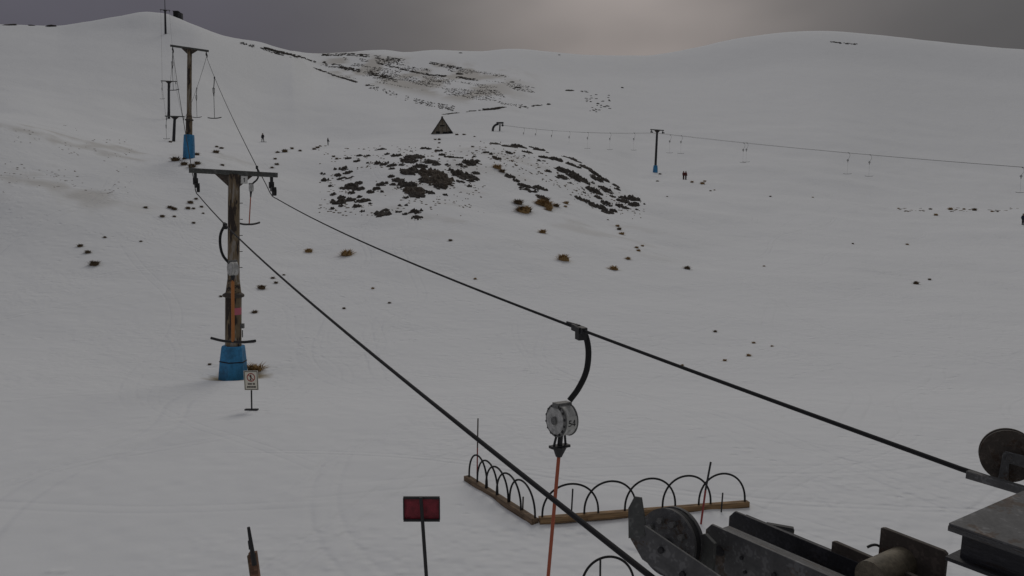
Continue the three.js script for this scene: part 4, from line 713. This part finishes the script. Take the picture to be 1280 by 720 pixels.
// ---------------------------------------------------------------- lift terminal in the foreground
{
  const e1 = V(0.6, -0.05, 0.8).normalize(), e3 = V(0.8, 0, -0.6), e2 = e1.clone().cross(e3).multiplyScalar(-1); if (e2.y < 0) e2.multiplyScalar(-1);
  const mast = onG(1.85, -2.9), t = thing('lift_terminal', 'dark steel lift terminal arms and sheave wheels under the haul cables', 'lift terminal', mast);
  const at = (o, a, b, c) => o.clone().addScaledVector(e1, a).addScaledVector(e2, b).addScaledVector(e3, c);
  const wheel = (c, R, axis, bolts, m) => {
    const w = part('sheave_wheel', merge([disc(c, axis, R * 0.93, 0.03, 48), disc(c.clone().addScaledVector(axis, -0.036), axis, R, 0.02, 48), disc(c.clone().addScaledVector(axis, 0.024), axis, R, 0.018, 48)]), m, t);
    sub('tread', disc(c.clone().addScaledVector(axis, -0.006), axis, R * 0.965, 0.036, 48), M.rubber, w);
    const u = Y1.clone().addScaledVector(axis, -axis.y).normalize(), v = axis.clone().cross(u);
    for (let i = 0; i < bolts; i++) { const a = i / bolts * 6.283 + 0.35; sub('bolt', disc(c.clone().addScaledVector(axis, 0.04).addScaledVector(u, Math.cos(a) * R * 0.64).addScaledVector(v, Math.sin(a) * R * 0.64), axis, 0.015, 0.034, 6), M.galvDark, w); }
    return w;
  };
  // bolted wheel and its guard arm
  const ax = V(-0.72, 0.12, 0.68).normalize(), wc = P(838, 677, 4.0);
  wheel(wc, 0.158, ax, 9, M.steel);
  const ff = V(-0.3, 0, 0.95);
  { // guard arm: upright tongue bent into a bar that runs back past the wheel
    const o = P(803, 655, 3.86), rt = at(V(0, 0, 0), 1, 0, 0), up = e2, k = 3.86 / F;
    const xA = P(865, 697, 3.7).sub(o).normalize(), n = xA.clone().cross(Y1).normalize(), yA = n.clone().cross(xA).normalize();
    const bar = part('guard_arm', plate(o, xA, yA, [[-0.03, 0.0], [0.62, 0.0], [0.62, -0.15], [0.06, -0.15], [-0.035, -0.09]], 0.014), M.steel, t);
    const tx = P(796, 668, 3.86), t1 = P(794, 622, 3.9).sub(tx).normalize(), t0 = V(0.9, 0, 0.43).normalize(), tn = t0.clone().cross(t1).normalize(), tb = tn.clone().cross(t0);
    sub('tongue', plate(tx, t0, tb, [[-0.034, -0.02], [0.036, 0.0], [0.034, 0.06], [0.008, 0.165], [-0.022, 0.165], [-0.046, 0.11]], 0.016), M.armGrey, bar);
    for (const [a, b] of [[0.13, -0.05], [0.26, -0.09]]) sub('bolt', disc(o.clone().addScaledVector(xA, a).addScaledVector(yA, b).addScaledVector(n, 0.012), n, 0.014, 0.02, 12), M.steelDark, bar);
  }
  // twin channel beams
  const S = P(905, 662, 4.0), D = P(934, 645.5, 4.15);
  const ch = (o, name, cut, fw = 0.05) => { const g = part(name, plate(o, e1, e2, [[-0.10, -0.035], [-0.07, 0.0], [1.75, 0.0], [1.75, -0.26], [-0.02, -0.26], [-0.10, -0.18]], 0.016), M.steel, t);
    sub('flange', obox(at(o, 0.86, -0.009, cut * (fw / 2 + 0.01)), e1, e2, e3, 1.76, 0.014, fw), M.steel, g); sub('flange', obox(at(o, 0.86, -0.252, cut * (fw / 2 + 0.01)), e1, e2, e3, 1.76, 0.014, fw), M.steel, g); return g; };
  const c1 = ch(S, 'channel_beam', 1), c2 = ch(D, 'channel_beam', 1, 0.012); c2.children.forEach(x => x.material = M.steelDark); c2.material = M.steelDark;
  part('web_plate', obox(at(S, 0.95, -0.2, 0.13), e1, e2, e3, 1.6, 0.012, 0.18), M.steelDark, t);
  for (const [a, b, r] of [[0.12, -0.09, 0.009], [0.145, -0.15, 0.008], [0.3, -0.1, 0.012]]) sub('bolt', disc(at(S, a, b, -0.012), e3, r, 0.014, 10), M.steelDark, c1);
  const pk = part('cheek_plate', plate(P(877, 690, 3.93), e1, e2, [[-0.05, 0.06], [0.02, 0.095], [0.075, 0.07], [0.075, -0.16], [-0.06, -0.12]], 0.02), M.armGrey, t);
  sub('bolt', disc(P(859, 690, 3.9), e3.clone().negate(), 0.012, 0.03, 10), M.steel, pk);
  part('axle', rod(wc.clone().addScaledVector(ax, 0.06), at(S, 0.05, -0.13, 0.1), 0.022, 0.022, 12), M.steelDark, t);
  part('end_bracket', merge([obox(P(975, 658.7, 4.42), V(1, -0.1, 0.25).normalize(), V(0.1, 1, 0).normalize(), V(-0.25, 0, 1).normalize(), 0.135, 0.018, 0.03), obox(P(972, 664, 4.42), X1, Y1, Z1, 0.02, 0.05, 0.02)]), M.blackIron, t);
  part('name_board', obox(P(978, 670, 4.45), V(1, -0.1, 0.25).normalize(), V(0.1, 1, 0).normalize(), V(-0.25, 0, 1).normalize(), 0.11, 0.09, 0.008), M.armGrey, t);
  // rusty gusset plates with a cross tube
  part('gusset_plate', plate(P(1042, 677, 3.78), e1, e2, [[0, 0], [0.012, 0.004], [0.5, -0.01], [0.5, -0.3], [0, -0.3]], 0.022), M.steelBrown, t);
  part('gusset_plate', plate(P(1103, 660, 3.7), e1, e2, [[0, 0], [0.012, 0.004], [0.272, 0.0], [0.284, -0.008], [0.284, -0.45], [0, -0.45]], 0.022), M.steelBrown, t);
  const tb = P(1140, 697, 3.66); part('cross_tube', rod(tb.clone().addScaledVector(e3, -0.33), tb.clone().addScaledVector(e3, 0.04), 0.066, 0.066, 28), M.tubeTan, t);
  part('hook', tube([P(1084, 684, 3.72), P(1090, 681.5, 3.72), P(1096, 681.3, 3.72), P(1101, 684, 3.72)], 0.006, 16, 6), M.blackIron, t);
  // deck beam on the right
  const K = P(1186, 653.5, 3.2), lift = at(K, 0, 0, 0);
  const dk = part('deck_plate', obox(at(K, 0.5, -0.008, 0.31), e1, e2, e3, 1.0, 0.014, 0.62, 0.002), M.steel, t);
  sub('edge_flange', obox(at(K, 0.5, -0.02, 0.012), e1, e2, e3, 1.0, 0.02, 0.03), M.steel, dk);
  part('deck_web', obox(at(K, 0.53, -0.075, 0.05), e1, e2, e3, 0.99, 0.115, 0.02), M.steelDark, t);
  part('deck_web', obox(at(K, 0.045, -0.075, 0.32), e1, e2, e3, 0.02, 0.115, 0.52), M.steelDark, t);
  part('lower_flange', obox(at(K, 0.5, -0.14, 0.1), e1, e2, e3, 1.0, 0.014, 0.2), M.steelDark, t);
  part('deck_support', obox(at(K, 0.55, -0.35, 0.25), e1, e2, e3, 0.7, 0.4, 0.3), M.steelDark, t);
  // right sheave on its bar
  const J = P(1210, 588, 5.0), w2 = P(1260, 569, 4.97), a2 = V(-0.42, 0.04, 0.9).normalize();
  part('sheave_bar', obox(at(J, 0.7, -0.022, 0), e1, e2, e3, 1.4, 0.045, 0.05, 0.004), M.steel, t);
  wheel(w2, 0.15, a2, 0, M.steelBrown);
  part('sheave_fork', merge([plate(w2.clone().addScaledVector(a2, 0.065), V(0.9, 0, 0.42).normalize(), Y1, [[-0.03, 0.02], [-0.018, 0.034], [0.3, -0.02], [0.3, -0.09], [0.0, -0.03], [0.0, -0.16], [-0.05, -0.16]], 0.014), disc(w2.clone().addScaledVector(a2, 0.08), a2, 0.017, 0.03, 14)]), M.steel, t);
  // frame that carries it all down to the snow
  const top = V(mast.x, CAM_Y - 1.95, mast.z);
  part('mast', rod(mast.clone().add(V(0, -0.4, 0)), top, 0.2, 0.2, 24), M.rust, t);
  part('head_beam', obox(V(2.1, CAM_Y - 2.05, -2.95), V(0.97, 0, -0.24), Y1, V(0.24, 0, 0.97), 2.6, 0.22, 0.24, 0.01), M.steelDark, t);
  const je = at(J, 1.25, -0.05, 0); part('strut', rod(V(je.x, CAM_Y - 2.1, -3.2), je, 0.05, 0.05, 12), M.steelDark, t);
  const ce = at(S, 1.3, -0.26, 0.1); part('strut', rod(V(ce.x, CAM_Y - 2.1, -2.95), ce, 0.06, 0.06, 12), M.steelDark, t);
}

renderer.render(scene, camera);
